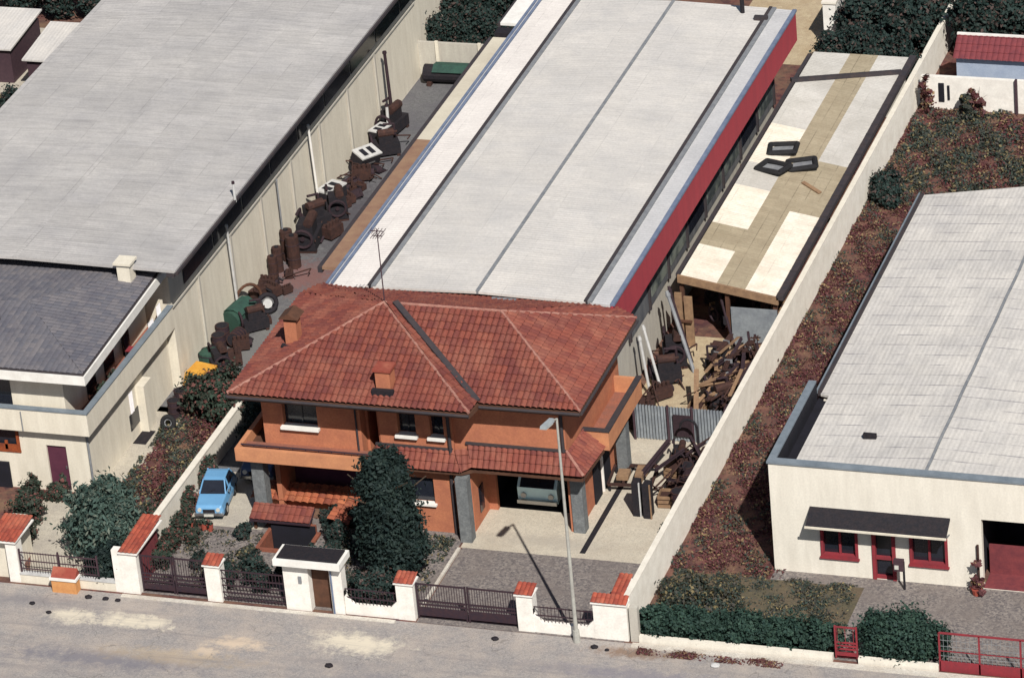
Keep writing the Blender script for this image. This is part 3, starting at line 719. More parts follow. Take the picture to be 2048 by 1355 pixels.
st = obj('tiled_roof', tiled([[(-16.75, 5.05, .62), (-14.25, 5.05, .62), (-14.25, 5.75, .95), (-16.75, 5.75, .95)]], .22, .34), 'roof_red', b_)
obj('roof_deck', extr(N(), [(-16.75, 5.07, .5), (-16.75, 5.75, .82), (-16.75, 5.75, .9), (-16.75, 5.07, .59)], (2.5, 0, 0)), 'rail', b_)
obj('post', box(box(N(), -16.7, -16.6, 5.35, 5.45, 0, .65), -14.4, -14.3, 5.35, 5.45, 0, .65), 'brownwood', b_)
tw = thing('tiled_garden_wall', 'low garden wall capped with bright orange tiles in front of the porch', 'wall', (-14.5, 7.6, 0))
bm = N(); box(bm, -17.3, -12.9, 7.25, 7.55, 0, .5); box(bm, -13.35, -13.05, 5.6, 7.25, 0, .45)
obj('wall', bm, 'orange', tw)
obj('tile_coping', tiled([[(-17.4, 6.85, .42), (-12.75, 6.85, .42), (-12.75, 7.75, .75), (-17.4, 7.75, .75)], [(-12.85, 5.5, .42), (-12.85, 6.85, .42), (-13.7, 6.85, .68), (-13.7, 5.5, .68)]], .3, .3, .07, .05), 'roof_orange', tw)
# ================================================================== LEFT HOUSE
h2 = thing('villa', 'beige two storey house with dark grey roof and wrap-round balcony on the left', 'house', (-28, 11, 0))
er = [(-33.5, 6.05, 5.87), (-23.42, 6.05, 5.87), (-23.75, 15.35, 5.87), (-33.5, 15.1, 5.87)]
pk1, pk2 = (-29.6, 10.4, 6.35), (-27.6, 10.6, 6.35)
rf = obj('roof', tiled([[er[0], er[1], pk2, pk1], [er[1], er[2], pk2], [er[2], er[3], pk1, pk2], [er[3], er[0], pk1]], .24, .3, .02, .015), 'roof_dark', h2)
obj('eave_fascia', prism(N(), [(-33.6, 5.9), (-23.3, 5.92), (-23.62, 15.42), (-33.6, 15.2)], 5.42, 5.8), 'white', h2)
obj('eave_rim', prism(N(), [(-33.55, 5.97), (-23.37, 5.99), (-23.69, 15.38), (-33.55, 15.15)], 5.802, 5.86), 'gutdark', h2)
bm = holed(-33, -24.75, 6.85, 7.05, 0, 2.9, [(-25.85, -25.0, .02, 2.05), (-28.3, -27.0, 1.7, 2.6)])
holed(-33, -24.75, 6.85, 7.05, 2.9, 5.42, [(-29, -27.0, 3.0, 5.2)], bm)
box(bm, -24.95, -24.75, 7.05, 15.2, 2.9, 5.42); box(bm, -33, -24.95, 15.0, 15.2, 0, 5.42); box(bm, -24.75, -24.1, 6.85, 7.05, 0, 2.84); box(bm, -24.3, -24.1, 7.05, 15.5, 0, 2.84)
obj('wall', bm, 'wall_beige', h2)
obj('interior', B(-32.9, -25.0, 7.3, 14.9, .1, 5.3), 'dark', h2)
d = obj('door', B(-25.85, -25.0, 6.95, 7.0, .03, 2.05), 'purple', h2); obj('handle', B(-25.15, -25.1, 6.9, 6.95, 1, 1.12), 'chrome', d)
wd = obj('window', B(-28.3, -27.0, 6.98, 7.02, 1.7, 2.6), 'glass', h2)
bm = N(); box(bm, -28.35, -26.95, 6.8, 6.9, 1.62, 1.72); box(bm, -27.62, -27.5, 6.84, 6.9, 1.72, 2.1); box(bm, -27.08, -26.96, 6.8, 6.86, 1.72, 2.62); box(bm, -28.3, -27.0, 6.84, 6.88, 1.72, 1.95)
obj('shutter', bm, 'orangewood', wd)
obj('window', B(-29, -27.0, 6.98, 7.02, 3.0, 5.2), 'glass', h2)
obj('side_door', B(-28.9, -27.55, 6.75, 6.84, .0, 1.15), 'dark', h2)
# band / balcony parapet (flush with the warehouse wall)
bm = N(); box(bm, -33, -23.7, 6.42, 6.6, 2.85, 3.84); box(bm, -23.88, -23.7, 6.6, 15.58, 2.85, 3.84)
bl = obj('balcony', bm, 'wall_beige', h2)
obj('coping', box(box(N(), -33, -23.66, 6.38, 6.64, 3.842, 3.9), -23.92, -23.66, 6.64, 15.58, 3.842, 3.88), 'teal_cope', bl)
obj('balcony_floor', box(N(), -24.75, -23.88, 6.6, 15.5, 2.85, 3.0), 'cortile', bl)
obj('floor_edge', B(-24.3, -23.9, 6.9, 13, 3.002, 3.35), 'cortile', bl)
for (ya, yb) in ((8.9, 9.8), (10.7, 11.7), (12.6, 13.3)): obj('balcony_door', B(-24.748, -24.71, ya, yb, 3.05, 5.1), 'glass', h2)
for (ya, yb, za, zb) in ((11.0, 11.9, .5, 1.2),): obj('window', B(-24.098, -24.07, ya, yb, za, zb), 'glass', h2)
ch = obj('chimney', B(-24.9, -24.35, 13.4, 13.95, 5.9, 6.75), 'wall_beige', rf)
obj('chimney_cap', B(-25.0, -24.25, 13.3, 14.05, 6.752, 6.85), 'wall_beige', ch)
obj('chimney', B(-29.2, -29.0, 9.5, 9.7, 6.2, 6.7), 'gutdark', rf); obj('chimney', B(-28.4, -28.2, 9.0, 9.2, 6.1, 6.6), 'gutdark', rf)
obj('downpipe', tube(N(), (-24.05, 6.9, 0), (-24.05, 6.9, 2.85), .05), 'grey', h2); obj('stain_pipe', tube(N(), (-26.5, 6.38, 2.9), (-26.5, 6.38, 3.75), .025), 'grey', h2)
obj('side_pier', B(-24.2, -23.72, 11.9, 12.7, 0, 2.1), 'wall_beige', h2)
# laundry and things on the balcony
for i, (x, y, z, w_, h_, lb) in enumerate(((-23.95, 13.6, 3.3, .5, .75, 'white sheet hung over the balcony rail near the warehouse'), (-23.98, 14.6, 3.4, .35, .9, 'pale cloth hanging upright at the far end of the balcony'), (-24.1, 11.2, 1.2, .3, .9, 'white cloth hanging by the ground floor side wall'))):
    bm = N(); n = 8
    for k in range(n):
        a = y+w_*k/n; poly(bm, [(x+.04*(k % 2), a, z), (x+.04*((k+1) % 2), a+w_/n, z), (x+.04*((k+1) % 2), a+w_/n, z+h_), (x+.04*(k % 2), a, z+h_)])
    o = obj('cloth', bm, 'laundry', None, loc=(x, y, z)); tag(o, lb, 'laundry')
    sm = o.modifiers.new('thick', 'SOLIDIFY'); sm.thickness = .02
t = thing('balcony_chair', 'dark folding chair on the balcony beside the white laundry', 'chair', (-24.3, 12.5, 3.0))
obj('seat', B(-24.5, -24.1, 12.3, 12.7, 3.42, 3.47), 'redpaint', t); obj('backrest', B(-24.52, -24.48, 12.3, 12.7, 3.47, 3.95), 'oily', t)
for dx in (-24.48, -24.12):
    for dy in (12.32, 12.68): obj('leg', B(dx-.02, dx+.02, dy-.02, dy+.02, 3.0, 3.42), 'oily', t)
for k, (x, y, zz, lb) in enumerate(((-24.2, 10.5, 3.0, 'potted plant with pink flowers on the balcony corner side'), (-24.2, 9.3, 3.0, 'potted green plant on the balcony nearest the street'))):
    t = thing('potted_plant', lb, 'plant', (x, y, zz)); obj('pot', tube(N(), (x, y, zz), (x, y, zz+.28), .12, .17, 10), 'terracotta', t)
    obj('foliage', leaves([(0, 0, .5, .22, .22, .25)], 70, .13, seed=k+5), 'shrub', t, local=True)
obj('doormat', B(-24.05, -23.5, 10.9, 12.0, .009, .03), 'oily'); tag(bpy.data.objects['doormat'], 'dark rectangular mat lying on the side paving of the beige house', 'mat')

# ================================================================== RIGHT BUILDING
rb = thing('workshop_building', 'low cream building on the right with pale corrugated roof and red framed windows', 'building', (12, 15, 0))
bm = holed(4.0, 30, 5.8, 6.05, 0, 4.6, [(5.9, 7.2, .9, 1.95), (7.85, 8.62, .02, 2.1), (9.28, 10.6, .9, 1.95), (11.95, 16, .02, 2.95)])
box(bm, 4.0, 4.2, 6.05, 12.0, 0, 4.6); box(bm, 4.5, 4.7, 12.0, 28.9, 0, 3.9); box(bm, 4.7, 30, 28.7, 28.9, 0, 3.8)
obj('wall', bm, 'wall_white', rb)
obj('coping', box(box(N(), 3.95, 30, 5.74, 6.1, 4.602, 4.68), 3.95, 4.24, 6.1, 12.05, 4.602, 4.68), 'teal_cope', rb)
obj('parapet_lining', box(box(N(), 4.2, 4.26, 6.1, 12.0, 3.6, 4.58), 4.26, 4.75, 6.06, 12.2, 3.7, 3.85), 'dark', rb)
bm = N()
add_slab(bm, [(4.75, 6.08, 4.15), (9.85, 6.08, 4.5), (9.85, 30.2, 4.5), (4.4, 29.1, 4.15), (4.4, 12.0, 4.15), (4.75, 11.9, 4.15)], .1, (1, 0, 0))
add_slab(bm, [(9.85, 6.08, 4.5), (30, 6.08, 3.9), (30, 34, 3.9), (9.85, 30.2, 4.5)], .1, (1, 0, 0))
obj('roof', bm, 'roof_right', rb)
bm = N(); x0 = 9.85
for k in range(24): bar(bm, (x0+.01*math.sin(k*1.7), 6.1+k, 4.53), (x0+.01*math.sin((k+1)*1.7), 7.1+k, 4.53), .1, .05)
obj('ridge_strip', bm, 'grey', rb)
obj('gutter', box(box(N(), 4.26, 4.38, 12.1, 29.1, 4.0, 4.2), 4.385, 4.42, 12.1, 29.1, 4.0, 4.26), 'gutdark', rb)
obj('gutter_lip', B(4.2, 4.255, 12.1, 29.1, 4.1, 4.25), 'teal_cope', rb)
obj('roof_vent', box(N(), 6.9, 7.4, 8.6, 8.75, 4.3, 4.52), 'oily', rb)
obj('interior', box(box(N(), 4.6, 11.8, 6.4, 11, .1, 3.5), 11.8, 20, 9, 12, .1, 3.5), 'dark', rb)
for (a, b2) in ((5.9, 7.2), (9.28, 10.6)):
    f = obj('window', B(a, b2, 5.95, 5.98, .9, 1.95), 'glass', rb)
    bm = N(); box(bm, a-.06, a+.04, 5.74, 5.94, .82, 2.0); box(bm, b2-.04, b2+.06, 5.74, 5.94, .82, 2.0); box(bm, a+.04, b2-.04, 5.74, 5.94, .82, .92)
    box(bm, (a+b2)/2-.04, (a+b2)/2+.04, 5.86, 5.94, .92, 1.95); box(bm, a+.04, b2-.04, 5.86, 5.94, 1.88, 1.95)
    obj('frame', bm, 'redpaint', f)
    obj('sill', B(a-.1, b2+.1, 5.7, 5.8, .74, .815), 'redpaint', f)
d = obj('door', B(7.85, 8.62, 5.93, 5.96, .03, 2.1), 'glass', rb)
bm = N(); box(bm, 7.79, 7.92, 5.74, 5.92, 0.02, 2.15); box(bm, 8.55, 8.68, 5.74, 5.92, 0.02, 2.15)
for z in (.03, .85, 2.02): box(bm, 7.92, 8.55, 5.82, 5.92, z, z+.13)
obj('frame', bm, 'redpaint', d)
a = obj('awning', extr(N(), [(5.5, 5.79, 2.9), (5.5, 5.02, 2.45), (5.5, 5.02, 2.4), (5.5, 5.79, 2.82)], (5.3, 0, 0)), 'oily', rb)
obj('awning_rim', B(5.48, 10.82, 4.97, 5.015, 2.42, 2.5), 'wall_beige', a)
obj('awning_bracket', bar(bar(N(), (5.55, 5.78, 2.2), (5.55, 5.1, 2.45), .04, .04), (10.75, 5.78, 2.2), (10.75, 5.1, 2.45), .04, .04), 'grey', a)
obj('garage_floor', B(11.95, 16, 5.82, 9, .01, .03), 'winelining', rb)
obj('garage_door', extr(N(), [(11.95, 6.9, 0.03), (16, 6.9, .03), (16, 6.9, 1.25), (11.95, 6.9, 1.25)], (0, .08, 0)), 'winelining', rb)
obj('downpipe', tube(N(), (11.8, 5.72, 0), (11.8, 5.72, 1.9), .05), 'rust', rb)
t = thing('letter_box', 'grey letter box on a dark post beside the red framed door', 'mailbox', (9.0, 5.2, 0))
obj('post', tube(N(), (9.1, 5.25, 0), (9.1, 5.25, 1.2), .045), 'oily', t); obj('box', B(8.75, 9.12, 5.1, 5.3, .85, 1.3), 'rail2', t); obj('lid', B(8.8, 8.95, 5.06, 5.1, .95, 1.1), 'lens', t)
t = thing('climbing_plant', 'scrappy climbing plant on the wall beside the dark garage opening', 'plant', (11.8, 5.5, 0))
obj('foliage', leaves([(0, 0, .9, .16, .12, .9), (.1, -.1, .3, .3, .2, .3)], 260, .12, seed=4), 'weeds', t, local=True)
obj('pot', tube(N(), (11.8, 5.35, 0), (11.8, 5.35, .25), .15, .2, 10), 'terracotta', t)

# ================================================================== BOUNDARY WALLS
def wallthing(name, label, x0, x1, y0, y1, z1, m, cop=None, z0=0):
    t = thing(name, label, 'wall', ((x0+x1)/2, y0, 0)); obj('wall_body', B(x0, x1, y0, y1, z0, z1), m, t)
    if cop: obj('coping', B(x0-.03, x1+.03, y0-.02, y1+.02, z1+.002, z1+.06), cop, t)
    return t
t = wallthing('boundary_wall', 'long pale boundary wall running back between the scrap yard and the brown weeds', -.16, .03, .36, 62, 1.68, 'wall_bright')
obj('coping', B(-.18, .05, .36, 62, 1.682, 1.72), 'wall_white', t)
t = wallthing('boundary_wall', 'low pale wall between the red roofed house and the neighbouring lawn on its left', -20.15, -19.95, 1.3, 14.0, 1.15, 'wall_white', 'wall_white')
t = wallthing('rear_garden_wall', 'white garden wall with slender shrubs in front at the upper right', .25, 14, 45.75, 45.95, 1.6, 'fence_white', None)
obj('post', box(N(), 4.55, 4.65, 45.6, 45.74, 0, 1.7), 'rail2', t)
obj('opening', box(box(N(), 1.05, 1.3, 45.7, 45.745, .4, 1.3), 1.45, 1.55, 45.7, 45.745, .5, 1.2), 'dark', t)

def tile_cap(pts, z, parent, mat='cap_red'):
    """small pent cap; pts = quad front-left, front-right, back-right, back-left"""
    p = [(pts[0][0], pts[0][1], z), (pts[1][0], pts[1][1], z), (pts[2][0], pts[2][1], z+.16), (pts[3][0], pts[3][1], z+.16)]
    obj('cap_base', prism(N(), pts, z-.06, z-.005), 'white', parent)
    return obj('tile_cap', tiled([p], .17, .26, .035, .02), mat, parent)
def gate_pillar(label, x0, x1, ya=-.02, yb=.5, zt=1.6, group=None):
    t = thing('gate_pillar', label, 'pillar', ((x0+x1)/2, ya, 0), group)
    obj('shaft', B(x0, x1, ya, yb, 0, zt-.06), 'fence_white', t)
    tile_cap([(x0-.06, ya-.07), (x1+.06, ya-.07), (x1+.06, yb+.07), (x0-.06, yb+.07)], zt, t); return t
gate_pillar('white gate pillar with red tile cap between the two left railings', -16.55, -15.95)
gate_pillar('white gate pillar with red tile cap right of the dark tree', -8.92, -8.25)
gate_pillar('white gate pillar with red tile cap at the right end of the wide driveway gate', -4.22, -3.6)
# left corner pillar with return
t = thing('corner_pillar', 'big white corner pillar with long red tiled return on the left', 'pillar', (-19.6, 0, 0))
obj('shaft', box(box(N(), -20.0, -19.3, -.02, .3, 0, 1.75), -20.3, -20.0, .0, .3, 0, 1.85), 'fence_white', t)
obj('return_wall', B(-20.0, -19.45, .3, 2.4, 0, 1.7), 'winelining', t)
tile_cap([(-20.0, -.1), (-19.2, -.1), (-19.2, 2.5), (-20.0, 2.5)], 1.82, t)
t = thing('corner_pillar', 'white corner pillar with red tile cap at the left edge of the picture', 'pillar', (-24.4, 0, 0))
obj('shaft', B(-24.7, -24.25, 0, .5, 0, 1.75), 'fence_white', t); obj('return_wall', B(-25.3, -24.7, .3, 2.2, 0, 1.7), 'wall_beige', t)
tile_cap([(-25.4, -.1), (-24.2, -.1), (-24.2, 1.7), (-25.4, 1.7)], 1.82, t)
t = thing('corner_pillar', 'broad white corner wall block with red tile cap beside the street lamp', 'pillar', (-.6, 0, 0))
obj('shaft', box(N(), -1.27, .02, -.02, .14, 0, 1.5), 'fence_white', t)
obj('return_wall', box(N(), -.6, -.22, .14, 1.5, 0, 1.5), 'fence_white', t)
tile_cap([(-1.33, -.1), (.06, -.1), (.06, .35), (-1.33, .35)], 1.58, t)
tile_cap([(-.72, .37), (-.2, .37), (-.2, 1.75), (-.72, 1.75)], 1.62, t)
t = wallthing('end_pillar', 'narrow grey pillar where the neighbour hedge meets the corner block', .1, .42, .0, .22, 1.45, 'wall_grey')
t['category'] = 'pillar'
# low front walls with swept ends
def low_wall(label, x0, x1, zl=.42, left=True, right=True, zt=1.0):
    t = thing('front_wall', label, 'wall', ((x0+x1)/2, 0, 0)); pts = []
    n = 7
    if left: pts += [(x0, zt)]+[(x0+.32*math.sin(a), zl+.35*(1-math.sin(a))) for a in [math.pi/2*i/n for i in range(n+1)]]
    else: pts += [(x0, zl)]
    if right: pts += [(x1-.32*math.sin(a), zl+.35*(1-math.sin(a))) for a in [math.pi/2*(n-i)/n for i in range(n+1)]]+[(x1, zt)]
    else: pts += [(x1, zl)]
    pts += [(x1, 0), (x0, 0)]
    obj('wall_body', extr(N(), [(p[0], 0, p[1]) for p in pts], (0, .2, 0)), 'fence_white', t)
    bm = N()
    for z in (.7, 1.05): bar(bm, (x0, .1, z), (x1, .1, z), .03, .04)
    k = x0+.25
    while k < x1: tube(bm, (k, .1, zl), (k, .1, 1.1), .012, n=5); k += .14
    obj('railing', bm, 'rail', t); return t
low_wall('low white swept wall with railing below the big dark tree', -11.0, -8.92)
low_wall('low white swept wall with railing beside the street lamp base', -3.6, -1.27)
t = thing('front_wall', 'low cream wall with mesh fence at the lower left behind the ochre mailbox', 'wall', (-22, 0, 0))
obj('wall_body', B(-24.25, -20.3, .0, .2, 0, .38), 'wall_beige', t); obj('coping', B(-24.25, -20.3, -.03, .23, .382, .44), 'palegrey', t)
bm = N()
for z in (.6, .95, 1.3): bar(bm, (-24.2, .1, z), (-21.0, .1, z), .03, .04)
for k in range(30): tube(bm, (-24.2+k*.11, .1, .44), (-24.2+k*.11, .1, 1.35), .01, n=4)
for x in (-24.2, -22.6, -21.0): bar(bm, (x, .1, .44), (x, .1, 1.45), .06, .06)
obj('railing', bm, 'rail2', t)
t = wallthing('front_wall', 'low cream kerb wall in front of the long hedge', .42, 7.7, -.05, .15, .28, 'wall_white')
t = wallthing('front_wall', 'short cream kerb wall under the round trimmed bush', 8.65, 11.6, -.05, .15, .25, 'wall_white')
# gates
def gate(name, label, x0, x1, m, zt=1.3, plate=0, sp=.13, mid=True, arch=0.):
    t = thing(name, label, 'gate', ((x0+x1)/2, .2, 0))
    halves = [(x0, (x0+x1)/2-.02), ((x0+x1)/2+.02, x1)] if mid else [(x0, x1)]
    for (a, b2) in halves:
        bm = N(); rails = (.12, zt*.32, zt*.42, zt*.52, zt) if zt > .9 else (.1, zt)
        for z in rails: bar(bm, (a, .2, z), (b2, .2, z), .04, .06)
        bar(bm, (a+.03, .2, .05), (a+.03, .2, zt+.05), .06, .06); bar(bm, (b2-.03, .2, .05), (b2-.03, .2, zt+.05), .06, .06)
        k = a+.1
        while k < b2: tube(bm, (k, .2, .1), (k, .2, zt), .013, n=5); k += sp
        if plate: box(bm, a+.05, b2-.05, .18, .21, .1, plate)
        obj('gate_leaf', bm, m, t)
    return t
gate('driveway_gate', 'wide dark iron double gate across the gravel drive', -8.2, -4.25, 'rail', 1.5, plate=.45, sp=.1)
gate('garden_gate', 'dark iron double gate between the left corner pillar and the next white pillar', -19.25, -16.58, 'rail', 1.6, plate=.4, sp=.1)
t = thing('garden_railing', 'dark railing with plants behind left of the porch gateway', 'railing', (-14.6, .1, 0))
bm = N()
for z in (.15, .4, .7, 1.0, 1.35): bar(bm, (-15.95, .1, z), (-13.4, .1, z), .03, .05)
for k in range(19): tube(bm, (-15.9+k*.135, .1, .05), (-15.9+k*.135, .1, 1.35), .014, n=5)
obj('bars', bm, 'rail', t)
gate('small_gate', 'narrow red garden gate between the hedge and the round bush', 7.75, 8.6, 'redpaint', 1.35, plate=.3, mid=False, sp=.3)
t = thing('red_gate', 'long red railing gate at the lower right corner', 'gate', (14, 0, 0))
bm = N(); bar(bm, (11.65, .05, .22), (18, .05, .22), .06, .42)
bar(bm, (11.65, .05, 1.6), (18, .05, 1.6), .06, .06); bar(bm, (11.65, .05, .85), (18, .05, .85), .03, .03)
for x in (11.65, 13.1, 14.6, 16.1): bar(bm, (x, .05, .0), (x, .05, 1.6), .06, .06)
obj('frame', bm, 'redpaint', t)
bm = N()
for k in range(36): tube(bm, (11.8+k*.16, .05, .4), (11.8+k*.16, .05, 1.55), .008, n=4)
for z in (.65, 1.05, 1.3): bar(bm, (11.65, .05, z), (18, .05, z), .012, .012)
obj('mesh_infill', bm, 'grey', t)
# porch gateway
t = thing('gateway_porch', 'small white pedestrian gateway with flat dark topped canopy', 'gateway', (-12, .1, 0))
obj('pier', prism(N(), [(-13.35, -.05), (-12.35, -.05), (-12.35, .35), (-13.35, .35)], 0, 2.1), 'fence_white', t)
obj('pier', B(-11.5, -11.02, -.05, .4, 0, 2.1), 'fence_white', t)
obj('canopy', B(-13.55, -10.9, -.42, .72, 2.1, 2.36), 'white', t)
obj('canopy_top', B(-13.42, -11.02, -.3, .62, 2.362, 2.42), 'oily', t)
obj('door', B(-12.35, -11.5, .3, .35, 0.02, 2.0), 'brownwood', t)
obj('intercom', B(-12.75, -12.62, -.09, -.05, 1.2, 1.5), 'grey', t)
obj('downpipe', tube(N(), (-11.42, -.1, .02), (-11.42, -.1, 2.1), .035), 'blue_gut', t)
# mailbox house
t = thing('utility_box', 'ochre box with little pitched tile roof standing on the verge at lower left', 'box', (-22.2, -.3, 0))
obj('box_body', B(-22.75, -21.75, -.45, -.06, 0, .55), 'mailbox', t)
obj('box_lid', B(-22.8, -21.7, -.5, -.02, .552, .66), 'white', t)
obj('box_roof', extr(N(), [(-22.75, -.45, .662), (-22.75, .0, .662), (-22.75, -.1, .95)], (1.0, 0, 0)), 'cap_red', t)
# corrugated fence across the side yard
t = thing('corrugated_fence', 'grey corrugated metal fence closing the side yard beside the house', 'fence', (-2.2, 14.6, 0))
bm = N(); n = 120; x0, x1 = -4.0, -.2
for k in range(n):
    a, b2 = x0+(x1-x0)*k/n, x0+(x1-x0)*(k+1)/n
    ya, yb = 14.6+.035*math.sin(k*math.pi/2), 14.6+.035*math.sin((k+1)*math.pi/2)
    poly(bm, [(a, ya, .03), (b2, yb, .03), (b2, yb, 1.55), (a, ya, 1.55)])
o = obj('corrugated_sheet', bm, 'corr', t); uv_planar(o)
for x in (-4.0, -2.6, -1.6, -.25): obj('post', B(x-.04, x+.04, 14.48, 14.55, 0, 1.65), 'rail2', t)
obj('rail', bar(N(), (-4, 14.68, 1.3), (-.2, 14.68, 1.3), .04, .05), 'brownwood', t)
obj('tarpaulin', B(-2.4, -1.65, 14.49, 14.54, .3, 1.25), 'rust2', t)
# street lamp
t = thing('street_lamp', 'tall grey street lamp post standing on the street before the front wall', 'street lamp', (-1.87, -.35, 0))
bm = N(); tube(bm, (-1.87, -.35, 0), (-1.87, -.35, 9.35), .08, .042, 10); tube(bm, (-1.87, -.35, 0), (-1.87, -.35, .5), .14, .12, 10)
tube(bm, (-1.87, -.35, 9.33), (-1.95, -.75, 9.48), .04, .035, 8)
obj('pole', bm, 'pole', t)
bm = N(); extr(bm, [(-2.05, -.7, 9.42), (-1.83, -.7, 9.42), (-1.86, -.7, 9.56), (-2.02, -.7, 9.56)], (-.1, -.75, .07))
obj('lamp_head', bm, 'lampgrey', t)
obj('lamp_lens', extr(N(), [(-2.04, -.78, 9.37), (-1.86, -.78, 9.37), (-1.86, -.78, 9.415), (-2.04, -.78, 9.415)], (-.08, -.55, .05)), 'lens', t)
# ================================================================== CARS
def car(label, loc, rz, paint, Lc=3.6, Wc=1.42, Hc=1.36):
    t = thing('parked_car', label, 'car', loc, None, rz)      # front faces local -y
    # lower body and cabin as lofted sections along y: (y, halfwidth, zlow, zhigh)
    def loft(secs, bm):
        rings = []
        for (y, wl, wh, zl, zh) in secs:
            rings.append([bm.verts.new(p) for p in ((-wl, y, zl), (wl, y, zl), (wl+.03, y, (zl+zh)/2), (wh, y, zh), (-wh, y, zh), (-wl-.03, y, (zl+zh)/2))])
        for a, b2 in zip(rings, rings[1:]):
            for i in range(6): bm.faces.new((a[i], a[(i+1) % 6], b2[(i+1) % 6], b2[i]))
        bm.faces.new(rings[0][::-1]); bm.faces.new(rings[-1]); return bm
    h = Wc/2
    f, r = -Lc/2, Lc/2
    body = loft([(f, h-.1, h-.14, .3, .66), (f+.12, h-.04, h-.08, .22, .76), (f+.95, h, h-.05, .2, .84), (r-.75, h, h-.05, .2, .88), (r-.1, h-.03, h-.09, .24, .84), (r, h-.08, h-.14, .3, .72)], N())
    b = obj('body', body, paint, t, local=True); bv = b.modifiers.new('bevel', 'BEVEL'); bv.width = .05; bv.segments = 2
    roof = loft([(f+1.45, h-.2, h-.24, 1.27, Hc-.03), (f+1.65, h-.19, h-.22, 1.27, Hc), (r-.85, h-.19, h-.22, 1.27, Hc), (r-.6, h-.2, h-.25, 1.25, Hc-.05)], N())
    cr_ = obj('cabin_roof', roof, paint, t, local=True); bv = cr_.modifiers.new('bevel', 'BEVEL'); bv.width = .04; bv.segments = 2
    g = N()
    base = [(f+.95, h-.06), (r-.25, h-.06)]
    a = [g.verts.new(p) for p in ((-h+.08, f+.97, .83), (h-.08, f+.97, .83), (h-.08, r-.3, .86), (-h+.08, r-.3, .86))]
    c2 = [g.verts.new(p) for p in ((-h+.2, f+1.47, 1.28), (h-.2, f+1.47, 1.28), (h-.2, r-.62, 1.28), (-h+.2, r-.62, 1.28))]
    for i in range(4): g.faces.new((a[i], a[(i+1) % 4], c2[(i+1) % 4], c2[i]))
    g.faces.new(c2)
    obj('windows', g, 'glass', t, local=True)
    for sx in (-1, 1):
        for p, q, wd in (((sx*(h-.07), f+.96, .85), (sx*(h-.19), f+1.47, 1.3), .05), ((sx*(h-.07), r-.3, .87), (sx*(h-.19), r-.61, 1.3), .07), ((sx*(h-.06), .1, .86), (sx*(h-.18), .1, 1.3), .06)):
            obj('pillar', bar(N(), p, q, wd, .05), paint, t, local=True)
    for sx in (-1, 1):
        for yy in (f+.62, r-.68):
            wb = obj('wheel', tube(N(), (sx*(h-.16), yy, .29), (sx*(h+.02), yy, .29), .29, n=16), 'rubber', t, local=True)
            obj('rim', tube(N(), (sx*(h+.02), yy, .29), (sx*(h+.035), yy, .29), .16, n=12), 'chrome', wb, local=True)
        obj('headlight', tube(N(), (sx*(h-.25), f+.04, .58), (sx*(h-.25), f-.03, .58), .095, n=10), 'lens', t, local=True)
        obj('taillight', box(N(), sx*(h-.22)-.06, sx*(h-.22)+.06, r-.04, r+.02, .55, .68), 'redpaint', t, local=True)
    obj('bumper', box(N(), -h+.02, h-.02, f-.1, f+.02, .32, .44), 'chrome', t, local=True)
    obj('bumper', box(N(), -h+.02, h-.02, r-.02, r+.1, .32, .44), 'chrome', t, local=True)
    obj('number_plate', box(N(), -.22, .22, f-.125, f-.102, .3, .41), 'lens', t, local=True)
    for sx in (-1, 1):
        obj('mirror', box(N(), sx*(h+.06)-.05, sx*(h+.06)+.05, f+1.1, f+1.16, .88, .98), 'chrome', t, local=True)
        obj('door_line', box(N(), sx*(h+.005)-.01, sx*(h+.005)+.01, .08, .1, .3, .84), 'oily', t, local=True)
    obj('wiper', bar(N(), (-.3, f+.99, .87), (.1, f+1.12, 1.0), .02, .02), 'oily', t, local=True)
    obj('grille', box(N(), -h+.4, h-.4, f-.03, f+.02, .46, .6), 'oily', t, local=True)
    return t
car('light blue small saloon parked on the pad left of the porch', (-18.85, 6.9, .014), R(9), 'bluecar', 3.05, 1.34).scale = (.87,)*3
car('dark navy car standing in shade under the balcony behind the light blue one', (-17.9, 10.4, .014), R(4), 'navycar', 3.7, 1.45)
t = thing('parked_van', 'pale teal van standing inside the dark garage opening', 'van', (-6.15, 10.5, .02))
obj('body', extr(N(), [(-.8, -1.9, .3), (-.8, -1.95, .95), (-.8, -1.45, 1.5), (-.8, -1.2, 1.75), (-.8, 1.5, 1.75), (-.8, 1.6, .3)], (1.6, 0, 0)), 'tealvan', t, local=True)
obj('windscreen', extr(N(), [(-.68, -1.98, .98), (-.68, -1.5, 1.47), (-.68, -1.44, 1.45), (-.68, -1.9, .95)], (1.36, 0, 0)), 'glass', t, local=True)
for sx in (-.55, .55):
    obj('headlight', tube(N(), (sx, -1.9, .62), (sx, -2.0, .62), .11, n=10), 'lens', t, local=True)
    for yy in (-1.2, 1.0): obj('wheel', tube(N(), (sx*1.2, yy, .28), (sx*1.5, yy, .28), .28, n=14), 'rubber', t, local=True)
obj('bumper', box(N(), -.8, .8, -2.08, -1.96, .3, .45), 'chrome', t, local=True)

